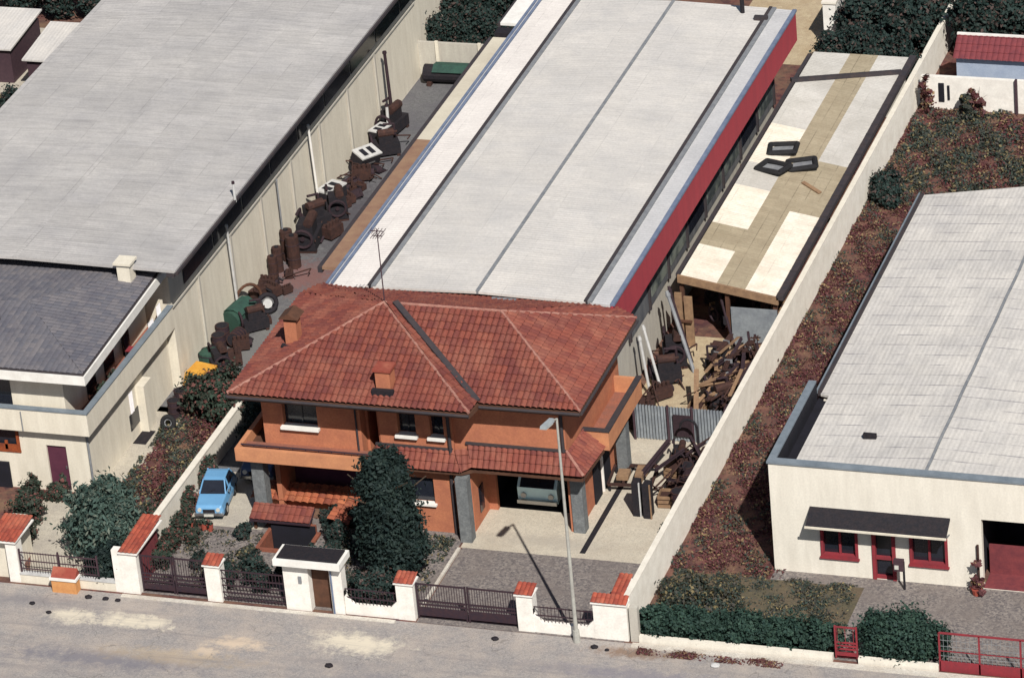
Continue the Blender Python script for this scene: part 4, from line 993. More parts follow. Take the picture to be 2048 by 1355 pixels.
# ================================================================== SCRAP AND MACHINES
protos = {}
def P_(kind):
    """one of each kind, built around its foot; returns the first, later ones are copies"""
    t = thing(kind, kind, kind.replace('_', ' '), (0, 0, 0)); g = random.Random(hash_(kind))
    if kind == 'scrap_machine':
        obj('bed', box(box(N(), -.55, .55, -.4, .4, .12, .55), -.3, .3, -.28, .28, .55, .95), 'oily', t, local=True)
        obj('motor', tube(tube(N(), (-.3, -.15, 1.02), (.35, -.15, 1.02), .17, n=10), (.35, -.15, 1.02), (.5, -.15, 1.02), .05, n=8), 'rust', t, local=True)
        obj('flywheel', torus(tube(N(), (-.62, 0, .6), (-.56, 0, .6), .08), (-.59, 0, .6), .32, .05, (1, 0, 0)), 'rust2', t, local=True)
        obj('pipework', tube(tube(N(), (.45, .3, .2), (.45, .3, 1.15), .05), (.45, .3, 1.15), (0, .3, 1.2), .05), 'rust2', t, local=True)
        for x in (-.45, .45): obj('foot', box(N(), x-.07, x+.07, -.4, .4, 0, .12), 'rust', t, local=True)
    elif kind == 'engine_block':
        bm = N(); box(bm, -.35, .35, -.25, .25, .1, .5)
        for k in range(4): tube(bm, (-.25+k*.17, -.05, .5), (-.25+k*.17, -.05, .66), .07, n=8)
        obj('block', bm, 'rust', t, local=True)
        obj('sump', box(N(), -.28, .28, -.18, .18, 0, .1), 'oily', t, local=True)
        obj('pulley', tube(N(), (.35, 0, .3), (.46, 0, .3), .15, n=12), 'rust2', t, local=True)
        obj('manifold', tube(tube(N(), (-.3, .28, .42), (.3, .28, .42), .05), (.3, .28, .42), (.5, .4, .2), .05), 'oily', t, local=True)
    elif kind == 'oil_drum':
        obj('drum_body', tube(N(), (0, 0, 0), (0, 0, .85), .29, n=16), 'rust2', t, local=True)
        bm = N()
        for z in (.02, .29, .57, .84): torus(bm, (0, 0, z), .29, .02, n=16, k=5)
        obj('hoop', bm, 'rust', t, local=True); obj('lid', tube(N(), (0, 0, .85), (0, 0, .862), .26, n=16), 'oily', t, local=True)
    elif kind == 'tyre':
        obj('tread', torus(N(), (0, 0, .1), .25, .1, n=18), 'rubber', t, local=True, smooth=True)
        obj('wheel_rim', torus(N(), (0, 0, .1), .15, .03, n=14, k=5), 'grey', t, local=True)
    elif kind == 'pipe_bundle':
        bm = N()
        for k in range(6): tube(bm, (-.18+.09*(k % 3)+g.uniform(-.02, .02), -1.1-g.random()*.3, .06+.1*(k//3)), (-.15+.1*(k % 3), 1.1+g.random()*.3, .06+.1*(k//3)), .045, n=7)
        obj('pipes', bm, 'rust', t, local=True); obj('strap', box(N(), -.24, .2, -.6, -.56, 0, .24), 'grey', t, local=True); obj('strap', box(N(), -.24, .2, .6, .64, 0, .24), 'grey', t, local=True)
    elif kind == 'steel_beam':
        bm = N(); box(bm, -.08, .08, -1.2, 1.2, 0, .02); box(bm, -.012, .012, -1.2, 1.2, .02, .16); box(bm, -.08, .08, -1.2, 1.2, .16, .18)
        obj('web', bm, 'rust2', t, local=True)
    elif kind == 'wooden_crate':
        bm = N()
        for z in (.03, .2, .37): box(bm, -.4, .4, -.3, -.27, z, z+.12); box(bm, -.4, .4, .27, .3, z, z+.12); box(bm, -.4, -.37, -.26, .26, z, z+.12); box(bm, .37, .4, -.26, .26, z, z+.12)
        obj('slats', bm, 'timber', t, local=True); obj('contents', box(N(), -.36, .36, -.26, .26, 0, .38), 'rust', t, local=True)
    elif kind == 'scrap_sheet':
        bm = N(); n = 7
        for k in range(n):
            a, c = -.5+k/n, -.5+(k+1)/n; h = lambda q: .12+.1*math.sin(q*5)
            poly(bm, [(a, -.35, h(a)), (c, -.35, h(c)), (c, .4, h(c)+.15), (a, .4, h(a)+.15)])
        o = obj('bent_plate', bm, 'rust2', t, local=True); m = o.modifiers.new('thick', 'SOLIDIFY'); m.thickness = .03
        obj('support', box(N(), -.35, .35, -.3, .35, 0, .1), 'oily', t, local=True)
    elif kind == 'timber_plank':
        obj('plank_body', box(N(), -.1, .1, -1.3, 1.3, 0, .045), 'timber', t, local=True)
    elif kind == 'scrap_strut':
        bm = N(); bar(bm, (0, -.9, .05), (0, .9, .05), .06, .06); bar(bm, (0, .9, .05), (.35, .7, .05), .05, .05); bar(bm, (-.25, -.3, .05), (.3, -.1, .06), .05, .05)
        obj('strut_body', bm, 'rust', t, local=True)
    elif kind == 'gas_cylinder':
        obj('bottle', tube(tube(N(), (0, 0, 0), (0, 0, 1.15), .12, n=12), (0, 0, 1.15), (0, 0, 1.28), .12, .04, 12), 'rust', t, local=True)
        obj('valve', tube(N(), (0, 0, 1.28), (0, 0, 1.38), .035, n=8), 'chrome', t, local=True)
    elif kind == 'pale_cabinet':
        bm = N(); box(bm, -.5, .5, -.32, .32, 0, .8); obj('cabinet_body', bm, 'oily', t, local=True)
        obj('top_cover', box(N(), -.52, .52, -.34, .34, .8, .86), 'palegrey', t, local=True)
        obj('opening', box(box(N(), -.3, -.08, -.2, .2, .862, .875), .08, .3, -.2, .2, .862, .875), 'dark', t, local=True)
        obj('handle', box(N(), -.2, .2, -.36, -.33, .5, .55), 'chrome', t, local=True)
    elif kind == 'steel_roll':
        obj('roll', tube(N(), (0, 0, 0), (0, 0, 1.35), .26, n=14), 'rust', t, local=True)
        obj('core', tube(N(), (0, 0, 1.35), (0, 0, 1.42), .1, n=10), 'oily', t, local=True)
        obj('band', torus(torus(N(), (0, 0, .4), .265, .02, n=14, k=4), (0, 0, 1.0), .265, .02, n=14, k=4), 'rust2', t, local=True)
    elif kind == 'metal_frame':
        bm = N()
        for (p, q) in (((-.9, -.6, .3), (.9, -.6, .3)), ((-.9, .6, .3), (.9, .6, .3)), ((-.9, -.6, .3), (-.9, .6, .3)), ((.9, -.6, .3), (.9, .6, .3)), ((-.3, -.6, .3), (-.3, .6, .3)), ((.3, -.6, .3), (.3, .6, .3))): bar(bm, p, q, .09, .09)
        obj('frame', bm, 'rust', t, local=True)
        for x in (-.85, .85):
            for y in (-.55, .55): obj('leg', box(N(), x-.04, x+.04, y-.04, y+.04, 0, .26), 'oily', t, local=True)
        obj('load', box(box(box(N(), -.6, -.1, -.4, .1, .345, .5), .1, .6, -.1, .45, .345, .44), .2, .5, -.5, -.2, .345, .62), 'timber', t, local=True)
    return t
def hash_(s): return sum(ord(c)*(i+3) for i, c in enumerate(s))
used = set()
def put(kind, x, y, rz, label, group=None, z=0, tilt=None, sc=1.0, cat=None):
    if kind not in protos: protos[kind] = P_(kind)
    src = protos[kind]
    if kind not in used:
        used.add(kind); o = src; o.location = (x, y, z); o.rotation_euler = (0, 0, rz); o['label'] = label
        if group: o['group'] = group
    else: o = copy_thing(src, (x, y, z), rz, label, group)
    o['category'] = cat or kind.replace('_', ' ').split()[-1]
    if not group and 'group' in o.keys(): del o['group']
    if tilt: o.rotation_euler = (tilt[0], tilt[1], rz)
    o.scale = (sc,)*3 if isinstance(sc, (int, float)) else sc
    return o
# --- along the beige warehouse wall (far to near)
put('scrap_machine', -23.1, 40.2, 1.4, 'dark machine at the far end of the junk row by the warehouse wall', sc=(1.3, 1.2, 1.2))
put('pale_cabinet', -23.2, 38.9, 1.3, 'pale topped machine cabinet, farthest of the three in the junk row', sc=.95)
put('scrap_machine', -22.6, 37.9, .5, 'dark machine standing in front of the farthest pale topped cabinet', sc=1.1)
put('pale_cabinet', -23.2, 36.3, 1.1, 'pale topped machine cabinet in the middle of the three, tilted against the wall', tilt=(.35, .1), sc=1.15)
put('engine_block', -22.8, 35.2, .3, 'rusty engine block beside the tilted pale cabinet', sc=1.2)
put('scrap_sheet', -23.1, 34.4, .8, 'bent plate lying next to the slanting wall pipe')
put('pale_cabinet', -23.2, 32.4, 1.25, 'pale topped machine cabinet with two dark holes, nearest of the three', sc=1.2)
put('scrap_machine', -22.7, 31.6, 2.0, 'dark machine just in front of the nearest pale topped cabinet', sc=1.15)
put('scrap_machine', -23.3, 30.3, .9, 'reddish dark machine in the middle of the junk row', sc=1.2)
put('scrap_machine', -23.0, 28.7, 1.7, 'round bellied dark machine with a pale bar behind the standing rolls', sc=(1.5, 1.3, 1.25))
put('engine_block', -22.2, 29.6, 1.2, 'engine block lying out in the courtyard side of the junk row', sc=1.2)
put('steel_roll', -23.4, 27.3, 0, 'tall rusty roll standing by the wall, rear one of four', sc=1.05)
put('steel_roll', -22.9, 26.7, 0, 'tall rusty roll standing out in the courtyard beside the other rolls', sc=1.1)
put('steel_roll', -23.45, 26.2, 0, 'shorter rusty roll standing between its taller neighbours', sc=.85)
put('steel_roll', -23.4, 25.5, 0, 'rusty roll nearest to the street of the four standing rolls', sc=.8)
g_heap = 'rusty scrap pieces heaped along the warehouse wall'
for i, (x, y, k) in enumerate(((-23.3, 24.6, 'engine_block'), (-23.4, 23.6, 'engine_block'), (-22.9, 24.0, 'engine_block'))):
    put(k, x, y, i*1.3, 'small dark engine block in the low heap between the rolls and the drain pipe', 'engine blocks in the low heap')
t = thing('cable_reel', 'round reel with white core standing at the edge of the courtyard', 'reel', (-22.5, 22.4, 0))
obj('rim', torus(N(), (-22.5, 22.4, .5), .38, .1, (.5, -.8, .25)), 'oily', t, smooth=True); obj('core', tube(N(), (-22.55, 22.5, .47), (-22.45, 22.3, .53), .2, n=14), 'palegrey', t)
t = thing('arched_frame', 'brown arched hoop frame standing against the warehouse wall', 'frame', (-23.3, 22.4, 0))
bm = N(); pr = None
for k in range(13):
    a = math.pi*k/12; q = (-23.35+.5*math.cos(a)*.8, 22.4+.5*math.cos(a), .5+.8*math.sin(a))
    if pr: tube(bm, pr, q, .07, n=6)
    pr = q
obj('hoop', bm, 'brownwood', t); obj('base', B(-23.8, -22.9, 21.9, 22.1, 0, .5), 'rust', t)
t = thing('lying_barrel', 'green tarpaulin covered barrel lying against the warehouse wall', 'barrel', (-23.4, 21, 0))
obj('barrel_body', tube(N(), (-23.5, 20.5, .5), (-23.2, 21.9, .55), .48, n=16), 'gtub', t)
obj('cover', extr(N(), [(-23.95, 20.6, .8), (-23.6, 20.6, 1.07), (-23.3, 20.6, 1.07), (-22.95, 20.6, .8), (-23.3, 20.6, 1.03), (-23.6, 20.6, 1.03)], (.25, 1.2, .04)), 'green', t)
obj('cradle', box(box(N(), -23.9, -22.9, 20.7, 20.8, 0, .3), -23.9, -22.9, 21.5, 21.6, 0, .3), 'rust', t)
put('oil_drum', -23.45, 19.6, 0, 'dark oil drum standing just in front of the green lying barrel')
put('oil_drum', -22.85, 20.0, 0, 'dark oil drum tipped over beside the green lying barrel', z=.3, tilt=(1.4, .2))
put('scrap_machine', -22.6, 21.0, .7, 'low reddish machine on the courtyard side of the green lying barrel')
put('engine_block', -22.5, 19.2, .4, 'engine block left alone between green barrel and green tub')
t = thing('green_tub', 'rounded green enamel tub lying in the scrap near the yellow cabinet', 'tub', (-23.3, 17.9, 0))
obj('tub_body', tube(tube(N(), (-23.3, 17.6, .0), (-23.3, 17.75, .55), .42, .5, 14), (-23.3, 17.75, .55), (-23.3, 17.8, .75), .5, .25, 14), 'gtub', t)
obj('rim', torus(N(), (-23.3, 17.77, .56), .5, .04, n=14, k=5), 'oily', t)
put('scrap_machine', -22.7, 17.3, 2.2, 'rust red machine beside the rounded green tub')
put('oil_drum', -23.3, 18.8, 0, 'dark oil drum behind the rounded green tub')
put('engine_block', -22.3, 18.0, 2.0, 'engine block on the courtyard edge beside the green tub', sc=1.1)
t = thing('yellow_cabinet', 'bright yellow metal cabinet lying in front of the scrap row', 'cabinet', (-23.2, 16, 0))
obj('cabinet_body', extr(N(), [(-23.75, 15.7, .1), (-22.75, 15.55, .1), (-22.6, 15.55, .65), (-23.6, 15.7, .7)], (.15, .95, .05)), 'yellow', t)
obj('base', B(-23.6, -22.7, 15.4, 16.5, 0, .1), 'rust', t); obj('side_panel', extr(N(), [(-22.6, 15.4, .1), (-22.1, 15.3, .1), (-22.3, 15.35, .4)], (0, .1, 0)), 'palegrey', t)
put('tyre', -23.2, 14.9, 0, 'tyre lying on top of another just before the yellow cabinet', z=.21, sc=1.2)
put('tyre', -23.2, 14.85, 0, 'tyre at the bottom of the pile just before the yellow cabinet', sc=1.2)
put('oil_drum', -23.1, 14.0, 0, 'purplish oil drum standing nearest the white side pier')
put('oil_drum', -23.15, 13.3, 0, 'purplish oil drum closest to the street in the left scrap row', sc=.9)
put('tyre', -23.0, 12.3, 0, 'tyre leaning by the paving next to the side pier', z=.3, tilt=(1.2, .1))
# --- right side yard between corrugated fence and shed
GP = 'rusty bars jumbled in the side yard heap'
heap = [(-1.3, 17.5), (-1.7, 18.4), (-.9, 19.2), (-1.9, 19.6), (-1.1, 20.4), (-2.2, 20.7), (-1.4, 21.4), (-.7, 21.8), (-.6, 17.0), (-2.1, 16.8)]
rg = random.Random(3)
names = ['scrap_machine', 'engine_block', 'metal_frame', 'scrap_sheet', 'wooden_crate']
lbl = {'scrap_machine': 'dark scrap machine in the heap between corrugated fence and shed', 'engine_block': 'rusty engine block in the heap between corrugated fence and shed', 'metal_frame': 'rusty metal frame with timber in the heap before the shed', 'scrap_sheet': 'bent rusty plate in the heap before the shed', 'wooden_crate': 'wooden crate in the heap before the shed'}
for i, (x, y) in enumerate(heap):
    k = names[i % 5]; put(k, x, y, rg.uniform(0, 3), lbl[k], 'scrap heaped in the side yard: '+k.replace('_', ' '), sc=rg.uniform(.8, 1.15))
for i in range(9):
    x, y = rg.uniform(-2.1, -.6), rg.uniform(16.8, 21.5)
    put('steel_beam', x, y, rg.uniform(-.6, .5), 'rusty steel beam lying across the heap between corrugated fence and shed', 'steel beams across the side yard heap', z=rg.uniform(.4, .95), tilt=(rg.uniform(-.35, .35), 0), sc=rg.uniform(.6, .9))
for i in range(5):
    put('pipe_bundle', rg.uniform(-2.1, -.8), rg.uniform(17.3, 21), rg.uniform(-.5, .4), 'bundle of rusty pipes on the heap between corrugated fence and shed', 'pipe bundles on the side yard heap', z=rg.uniform(.6, 1), tilt=(rg.uniform(-.2, .2), 0), sc=rg.uniform(.6, .8))
put('scrap_machine', -4.1, 19.3, .4, 'dark machine against the hall wall opposite the side yard heap', sc=1.1)
put('scrap_machine', -4.2, 20.9, 1.9, 'dark machine against the hall wall just in front of the shed post', sc=1.2)
put('engine_block', -3.9, 17.9, .8, 'engine block at the foot of the pale posts by the hall wall', sc=1.1)
put('engine_block', -4.1, 16.6, 1.8, 'engine block just behind the left end of the corrugated fence', sc=1.2)
put('oil_drum', -4.3, 15.5, 0, 'oil drum behind the left end of the corrugated fence')
for i, (a, b2, r, m, lb) in enumerate((((-4.4, 18.0, 0), (-4.75, 18.2, 2.6), .06, 'palegrey', 'pale pipe leaning on the hall wall, nearest to the corrugated fence'),
        ((-4.0, 18.3, 0), (-4.7, 18.6, 2.9), .06, 'palegrey', 'pale pipe leaning on the hall wall, second from the corrugated fence'),
        ((-3.2, 20.2, 0), (-4.5, 21.4, 3.0), .08, 'grey', 'blue grey pipe leaning towards the shed roof corner'),
        ((-3.5, 21.0, 0), (-4.6, 22.0, 2.9), .06, 'rust2', 'dark pipe leaning beside the blue grey one'),
        ((-2.0, 22.2, 0), (-3.0, 23.4, 2.5), .06, 'rust2', 'rusty pipe leaning inside the open shed front'))):
    t = thing('leaning_pipe', lb, 'pipe', a); obj('shaft', tube(N(), a, b2, r), m, t); obj('collar', tube(N(), Vector(a).lerp(Vector(b2), .93), Vector(a).lerp(Vector(b2), .97), r*1.4), m, t)
t = thing('timber_board', 'tall brown boards standing upright at the left front of the shed', 'board', (-4.2, 22.3, 0))
obj('boards', box(box(N(), -4.45, -4.15, 22.2, 22.28, 0, 2.5), -4.1, -3.75, 22.3, 22.38, 0, 2.3), 'timber', t); obj('batten', B(-4.45, -3.75, 22.12, 22.19, 1.2, 1.3), 'brownwood', t)
for i in range(8):
    put('wooden_crate' if i % 2 else 'scrap_machine', -3.9+i*.42, 24.0+rg.uniform(0, 2.5), rg.uniform(0, 3), ('wooden crate' if i % 2 else 'dark machine')+' stored in shade inside the open shed', ('crates' if i % 2 else 'machines')+' inside the open shed')
for i in range(12):
    put('timber_plank', rg.uniform(-2.3, -.6), rg.uniform(16.6, 21.8), rg.uniform(-.9, .3), 'weathered plank thrown on the heap between corrugated fence and shed', 'planks on the side yard heap', z=rg.uniform(.55, 1.15), tilt=(rg.uniform(-.35, .35), rg.uniform(-.3, .3)), sc=rg.uniform(.6, 1.0))
for i in range(14):
    put('scrap_strut', rg.uniform(-2.4, -.5), rg.uniform(16.4, 22), rg.uniform(-1.2, 1.2), 'bent rusty strut tangled in the heap between corrugated fence and shed', 'bent struts on the side yard heap', z=rg.uniform(.4, 1.1), tilt=(rg.uniform(-.7, .7), rg.uniform(-.4, .4)), sc=rg.uniform(.6, 1.1))
for i in range(10):
    put('scrap_strut', rg.uniform(-4.5, -3.6), rg.uniform(16, 21.6), rg.uniform(-1.2, 1.2), 'bent rusty strut leaning among the machines by the hall wall', 'bent struts by the hall wall', z=rg.uniform(.3, .9), tilt=(rg.uniform(-.9, .9), rg.uniform(-.4, .4)), sc=rg.uniform(.6, 1.0))
for i in range(26):
    y = rg.uniform(23.5, 40.5)
    put('scrap_strut', rg.uniform(-23.5, -22.3), y, rg.uniform(-1.5, 1.5), 'bent rusty strut lying over the junk row along the beige warehouse wall', 'bent struts on the junk row', z=rg.uniform(.1, .6), tilt=(rg.uniform(-.4, .4), rg.uniform(-.4, .4)), sc=rg.uniform(.5, .9))
for i in range(22):
    y = rg.uniform(12.8, 40)
    put(['engine_block', 'scrap_sheet'][i % 2], rg.uniform(-22.9, -22.1), y, rg.uniform(0, 3), ['small engine block at the courtyard edge of the long junk row', 'bent plate at the courtyard edge of the long junk row'][i % 2], ['small engine blocks along the junk row', 'bent plates along the junk row'][i % 2], sc=rg.uniform(.5, .85))
for i in range(10):
    put('scrap_strut', rg.uniform(-1.9, -.5), rg.uniform(9.6, 13.2), rg.uniform(-1.2, 1.2), 'bent rusty strut in the heap before the corrugated fence', 'bent struts in the front yard heap', z=rg.uniform(.4, 1.0), tilt=(rg.uniform(-.8, .8), rg.uniform(-.4, .4)), sc=rg.uniform(.6, 1.0))
# --- front yard heap by the boundary wall
put('metal_frame', -3.1, 11.2, .1, 'rusty frame table with timber beside the drain channel', sc=(.95, 1.25, 1.1))
put('steel_beam', -2.4, 11.6, -.35, 'rusty beam leaning from the frame table to the front yard heap', z=.7, tilt=(.3, 0))
fh = [(-1.7, 12.9), (-1.2, 12.3), (-.9, 13.2), (-1.6, 12.0), (-1.0, 11.4), (-.7, 12.4), (-1.3, 10.7), (-.7, 10.4), (-1.2, 9.8), (-.7, 9.4)]
for i, (x, y) in enumerate(fh):
    k = ['scrap_machine', 'engine_block', 'scrap_sheet', 'wooden_crate', 'oil_drum'][i % 5]
    put(k, x, y, rg.uniform(0, 3), {'scrap_machine': 'dark scrap machine', 'engine_block': 'rusty engine block', 'scrap_sheet': 'bent rusty plate', 'wooden_crate': 'wooden crate', 'oil_drum': 'dark oil drum'}[k]+' in the heap before the corrugated fence against the boundary wall', 'front yard heap: '+k.replace('_', ' '), sc=rg.uniform(.8, 1.1))
for i in range(7):
    put('steel_beam', rg.uniform(-1.7, -.7), rg.uniform(10, 13), rg.uniform(-1, .8), 'rusty steel beam sticking out of the heap in front of the corrugated fence', 'steel beams in the front yard heap', z=rg.uniform(.5, 1.1), tilt=(rg.uniform(-.6, .7), 0), sc=rg.uniform(.5, .7))
for i, (x, y, dz) in enumerate(((-2.2, 8.7, 0), (-1.75, 8.6, 0))):
    t = thing('upright_panel', ['dark upright panel with bright edge, left of two beside the front yard heap', 'dark upright panel with bright edge, right of two beside the front yard heap'][i], 'panel', (x, y, 0))
    obj('panel', B(x-.18, x+.1, y, y+.5, 0, 1.45), 'oily', t); obj('edge_strip', B(x+.105, x+.15, y-.02, y+.05, 0, 1.5), 'timber' if i else 'palegrey', t)
t = thing('hoop_stand', 'dark arched pipe stand in front of the corrugated fence', 'stand', (-1.3, 13.6, 0))
bm = N(); pr = None
for k in range(11):
    a = math.pi*k/10; q = (-1.55+.35*math.cos(a), 13.8, 1.1+.4*math.sin(a))
    if pr: tube(bm, pr, q, .05, n=6)
    pr = q
tube(bm, (-1.2, 13.8, 0), (-1.2, 13.8, 1.1), .05); obj('hoop', bm, 'oily', t); obj('foot', B(-1.4, -1.0, 13.6, 14.0, 0, .06), 'rust', t)
# --- on the shed roof
for i, (x, y, rz, lb) in enumerate(((-3.2, 34.9, .3, 'worn dark tyre shell on the shed roof, farthest of three'), (-3.15, 33.1, -.2, 'worn dark tyre shell on the shed roof, nearest the hall wall'), (-2.1, 33.9, .5, 'worn dark tyre shell on the shed roof, towards its middle'))):
    t = thing('tyre_shell', lb, 'tyre', (x, y, zs(x)+.02), None, rz)
    pts = [(-.6, -.4), (.5, -.45), (.65, .35), (-.5, .45)]
    bm = N()
    for j in range(4):
        p, q = pts[j], pts[(j+1) % 4]; tube(bm, (*p, .12), (*q, .12), .12, n=8)
    for p in pts: torus(bm, (*p, .12), .05, .08, n=8, k=6)
    obj('casing', bm, 'rubber', t, local=True); obj('liner', box(N(), -.45, .5, -.35, .32, .02, .06), 'grey', t, local=True)
t = thing('plank', 'short brown plank lying across the tan part of the shed roof', 'plank', (-1.3, 32.2, zs(-1.3)+.02))
obj('board', bar(N(), (-1.7, 32.5, zs(-1.7)+.06), (-.8, 31.9, zs(-.8)+.06), .18, .05), 'timber', t)
# terracotta pots before the car
for k in range(4):
    x, y = -19.15+.26*k, 5.0-.03*k
    t = thing('flower_pot', ['terracotta pot, first from the left in the row before the blue car', 'terracotta pot, second from the left in the row before the blue car', 'terracotta pot, third from the left in the row before the blue car', 'terracotta pot at the right end of the row before the blue car'][k], 'pot', (x, y, 0), 'pots before the blue car')
    obj('pot', tube(N(), (x, y, 0), (x, y, .3), .1, .14, 12), 'terracotta', t); obj('flowers', leaves([(0, 0, .36, .13, .13, .1)], 40, .09, seed=30+k), 'shrub', t, local=True)
# kerb stones and small things on the street
for i, (x, y, s) in enumerate(((-21.2, -.6, .12), (-20.5, -.6, .11), (-20.0, -.62, .1), (-23.2, -1.4, .1), (-22.3, -1.9, .09), (-4.9, -.75, .12), (-1.1, -.65, .12), (-.6, -.75, .08), (3.6, -1.1, .14), (-10.4, -3.6, .13))):
    o = bpy.data.objects.new('stone', None)
    bm = N(); bmesh.ops.create_icosphere(bm, subdivisions=2, radius=s)
    for v in bm.verts: v.co = Vector((v.co.x*1.25, v.co.y, v.co.z*.6))*(1+.15*math.sin(v.co.x*40+i)*math.cos(v.co.y*37))
    bpy.data.objects.remove(o)
    o = obj('stone', bm, 'palegrey' if i == 8 else 'oily'); o.location = (x, y, s*.4)
    tag(o, ['dark stone just right of the ochre box', 'dark stone midway between ochre box and left corner pillar', 'dark stone at the foot of the left corner pillar', 'dark stone alone on the street at far lower left', 'dark stone on the street below the ochre box', 'dark stone before the right end of the driveway gate', 'dark stone on the street right of the lamp post', 'small dark stone on the street at the right corner block', 'pale stone on the street before the long hedge', 'dark stone out in the middle of the street'][i], 'stone')

# ================================================================== VEGETATION
tree('conifer_tree', 'large dense dark conifer standing in front of the red roofed house', 'tree', -9.9, 2.5,
     [(0, 0, 4.6, .72, .7, 1.1), (0, 0, 3.8, .86, .9, 1.2), (.1, 0, 2.7, 1.0, 1.0, 1.3), (.05, 0, 1.6, 1.05, 1.0, 1.2), (-.5, .1, 4.9, .35, .4, .6), (.5, .1, 4.85, .35, .4, .6), (.7, 0, 1.7, .7, .7, .8), (-.25, 0, 5.3, .25, .25, .45), (.3, .05, 5.3, .25, .25, .45)], 70000, .085, 'conifer', 5.2, .16, seed=11, up=.1, elong=2)
tree('garden_bush', 'dark low bush spreading behind the low white wall under the conifer', 'bush', -9.9, .95, [(-.6, 0, .6, .65, .5, .6), (.4, 0, .55, .7, .55, .55), (0, .3, .8, .8, .6, .6)], 12000, .08, 'dtree', .6, .05, seed=12)
tree('willow_bush', 'grey green weeping bush behind the low cream wall at lower left', 'bush', -21.5, 2.4,
     [(0, 0, 2.1, 1.15, 1.1, 1.1), (-.5, .1, 1.5, .9, .9, 1.2), (.6, -.1, 1.4, .9, .9, 1.1), (0, -.2, .9, 1.3, 1.1, .8), (.1, 0, 2.9, .5, .5, .5)], 30000, .085, 'willow', 2.4, .1, seed=13, droop=1.0, elong=2.6, up=.0)
tree('garden_bush', 'very dark bush in the corner beside the left corner pillar', 'bush', -21.0, .8, [(0, 0, .7, .75, .5, .75), (.5, .1, .8, .45, .5, .8)], 10000, .08, 'conifer', .6, .05, seed=14)
tree('small_tree', 'low reddish green tree beside the courtyard left of the red roof', 'tree', -21.3, 13.6, [(0, 0, 1.1, 1.1, 1.3, .8), (.8, -.3, .9, .8, .9, .8), (-.7, .8, .8, .8, 1.0, .6)], 16000, .1, 'shrub', 1.2, .08, seed=15)
tree('dark_shrub', 'black green shrub climbing at the shaded left side of the brick house', 'shrub', -18.7, 12.6, [(0, 0, 1.1, .7, 1.2, 1.0), (-.2, 2.0, 1.0, .7, 1.2, 1.0), (.2, -1.6, .9, .6, .9, .8)], 16000, .1, 'conifer', 1.2, .07, seed=16)
for i, (x, y, s, lb) in enumerate(((-19.35, 3.3, .8, 'rose bush beside the low side wall nearest the street'), (-19.4, 4.6, .75, 'leafy shrub between the low side wall and the gravel'), (-19.85, 6.2, .7, 'upright shrub just left of the blue car'), (-19.75, 8.2, .9, 'tall shrub left of the rear of the blue car'), (-19.2, 2.0, .9, 'dark shrub right behind the tiled return wall'), (-18.7, 3.9, .55, 'low dark shrub in the gravel just before the pots'), (-20.6, 4.6, .9, 'shrub on the neighbour side of the low side wall by the willow bush'), (-20.7, 6.6, .8, 'shrub on the neighbour side of the low side wall level with the blue car'))):
    tree('garden_shrub', lb, 'shrub', x, y, [(0, 0, s*.6, s*.42, s*.55, s*.6), (.1, .3, s*.9, s*.25, s*.3, s*.5)], 3600, .075, 'shrub', s*.7, .03, 'shrubs along the low side wall', seed=40+i)
for i, (x, y, s, lb) in enumerate(((-14.9, 1.2, 1.0, 'leafy shrub behind the dark railing left of the gateway'), (-15.6, 2.2, .8, 'shrub near the pillar left of the basement stair'), (-14.1, 2.0, .7, 'low shrub in front of the basement stair'), (-13.2, 5.0, .85, 'round dark shrub right of the basement stair'), (-13.0, 4.0, .6, 'small shrub right of the basement stair near the gateway'), (-12.6, 6.2, .9, 'dark shrub under the balcony end beside the conifer'), (-16.2, 3.2, .5, 'small yellowish shrub by the left edge of the stair well'), (-13.9, 6.3, .6, 'small plant beside the orange tile coping'), (-17.8, 2.2, .6, 'low shrub on the gravel right behind the double garden gate'), (-16.3, 1.2, .9, 'dark shrub directly behind the second white gate pillar'), (-12.9, 2.6, .8, 'leafy shrub just behind the white gateway canopy'), (-13.6, 3.3, .7, 'shrub at the right front corner of the stair well'), (-16.9, 4.6, .55, 'low plant between the pots and the tiled stair roof'), (-11.9, 4.2, .9, 'dark shrub at the left foot of the conifer'))):
    tree('garden_shrub', lb, 'shrub', x, y, [(0, 0, s*.5, s*.5, s*.5, s*.5), (.15, .1, s*.75, s*.3, s*.3, s*.4)], 3600, .07, 'dtree' if i != 6 else 'weedsg', s*.6, .03, 'shrubs in the front garden', seed=60+i)
for i, (x, y, s, lb) in enumerate(((-25.8, 4.5, 1.0, 'shrub with red flowers left of the neighbour path'), (-26.3, 5.6, .9, 'upright dark shrub under the beige house window'), (-25.3, 6.2, .7, 'dark shrub at the left side of the wine coloured door'), (-25.4, 2.8, .9, 'low shrub behind the tiled pillar at the left edge'), (-24.4, 5.9, .5, 'small shrub right of the wine coloured door'))):
    tree('garden_shrub', lb, 'shrub', x, y, [(0, 0, s*.5, s*.6, s*.6, s*.5), (.2, .2, s*.9, s*.25, s*.25, s*.5)], 3600, .075, 'shrub', s*.6, .03, 'shrubs before the beige house', seed=80+i)
for i, (x, y, s, lb) in enumerate(((-.6, 2.6, .55, 'dark climbing plant on the boundary wall nearest the corner block'), (-.5, 4.2, .4, 'small plant against the boundary wall beside the gravel'), (-.45, 5.8, .45, 'small plant against the boundary wall at the edge of the concrete'), (-.5, 7.4, .5, 'plant against the boundary wall just before the front yard heap'), (-.7, 1.7, .5, 'low dark plant behind the corner block cap'))):
    tree('wall_plant', lb, 'plant', x, y, [(0, 0, s*.7, s*.5, s*.8, s*.7)], 1800, .075, 'dtree', s*.6, .02, 'plants along the boundary wall', seed=100+i)
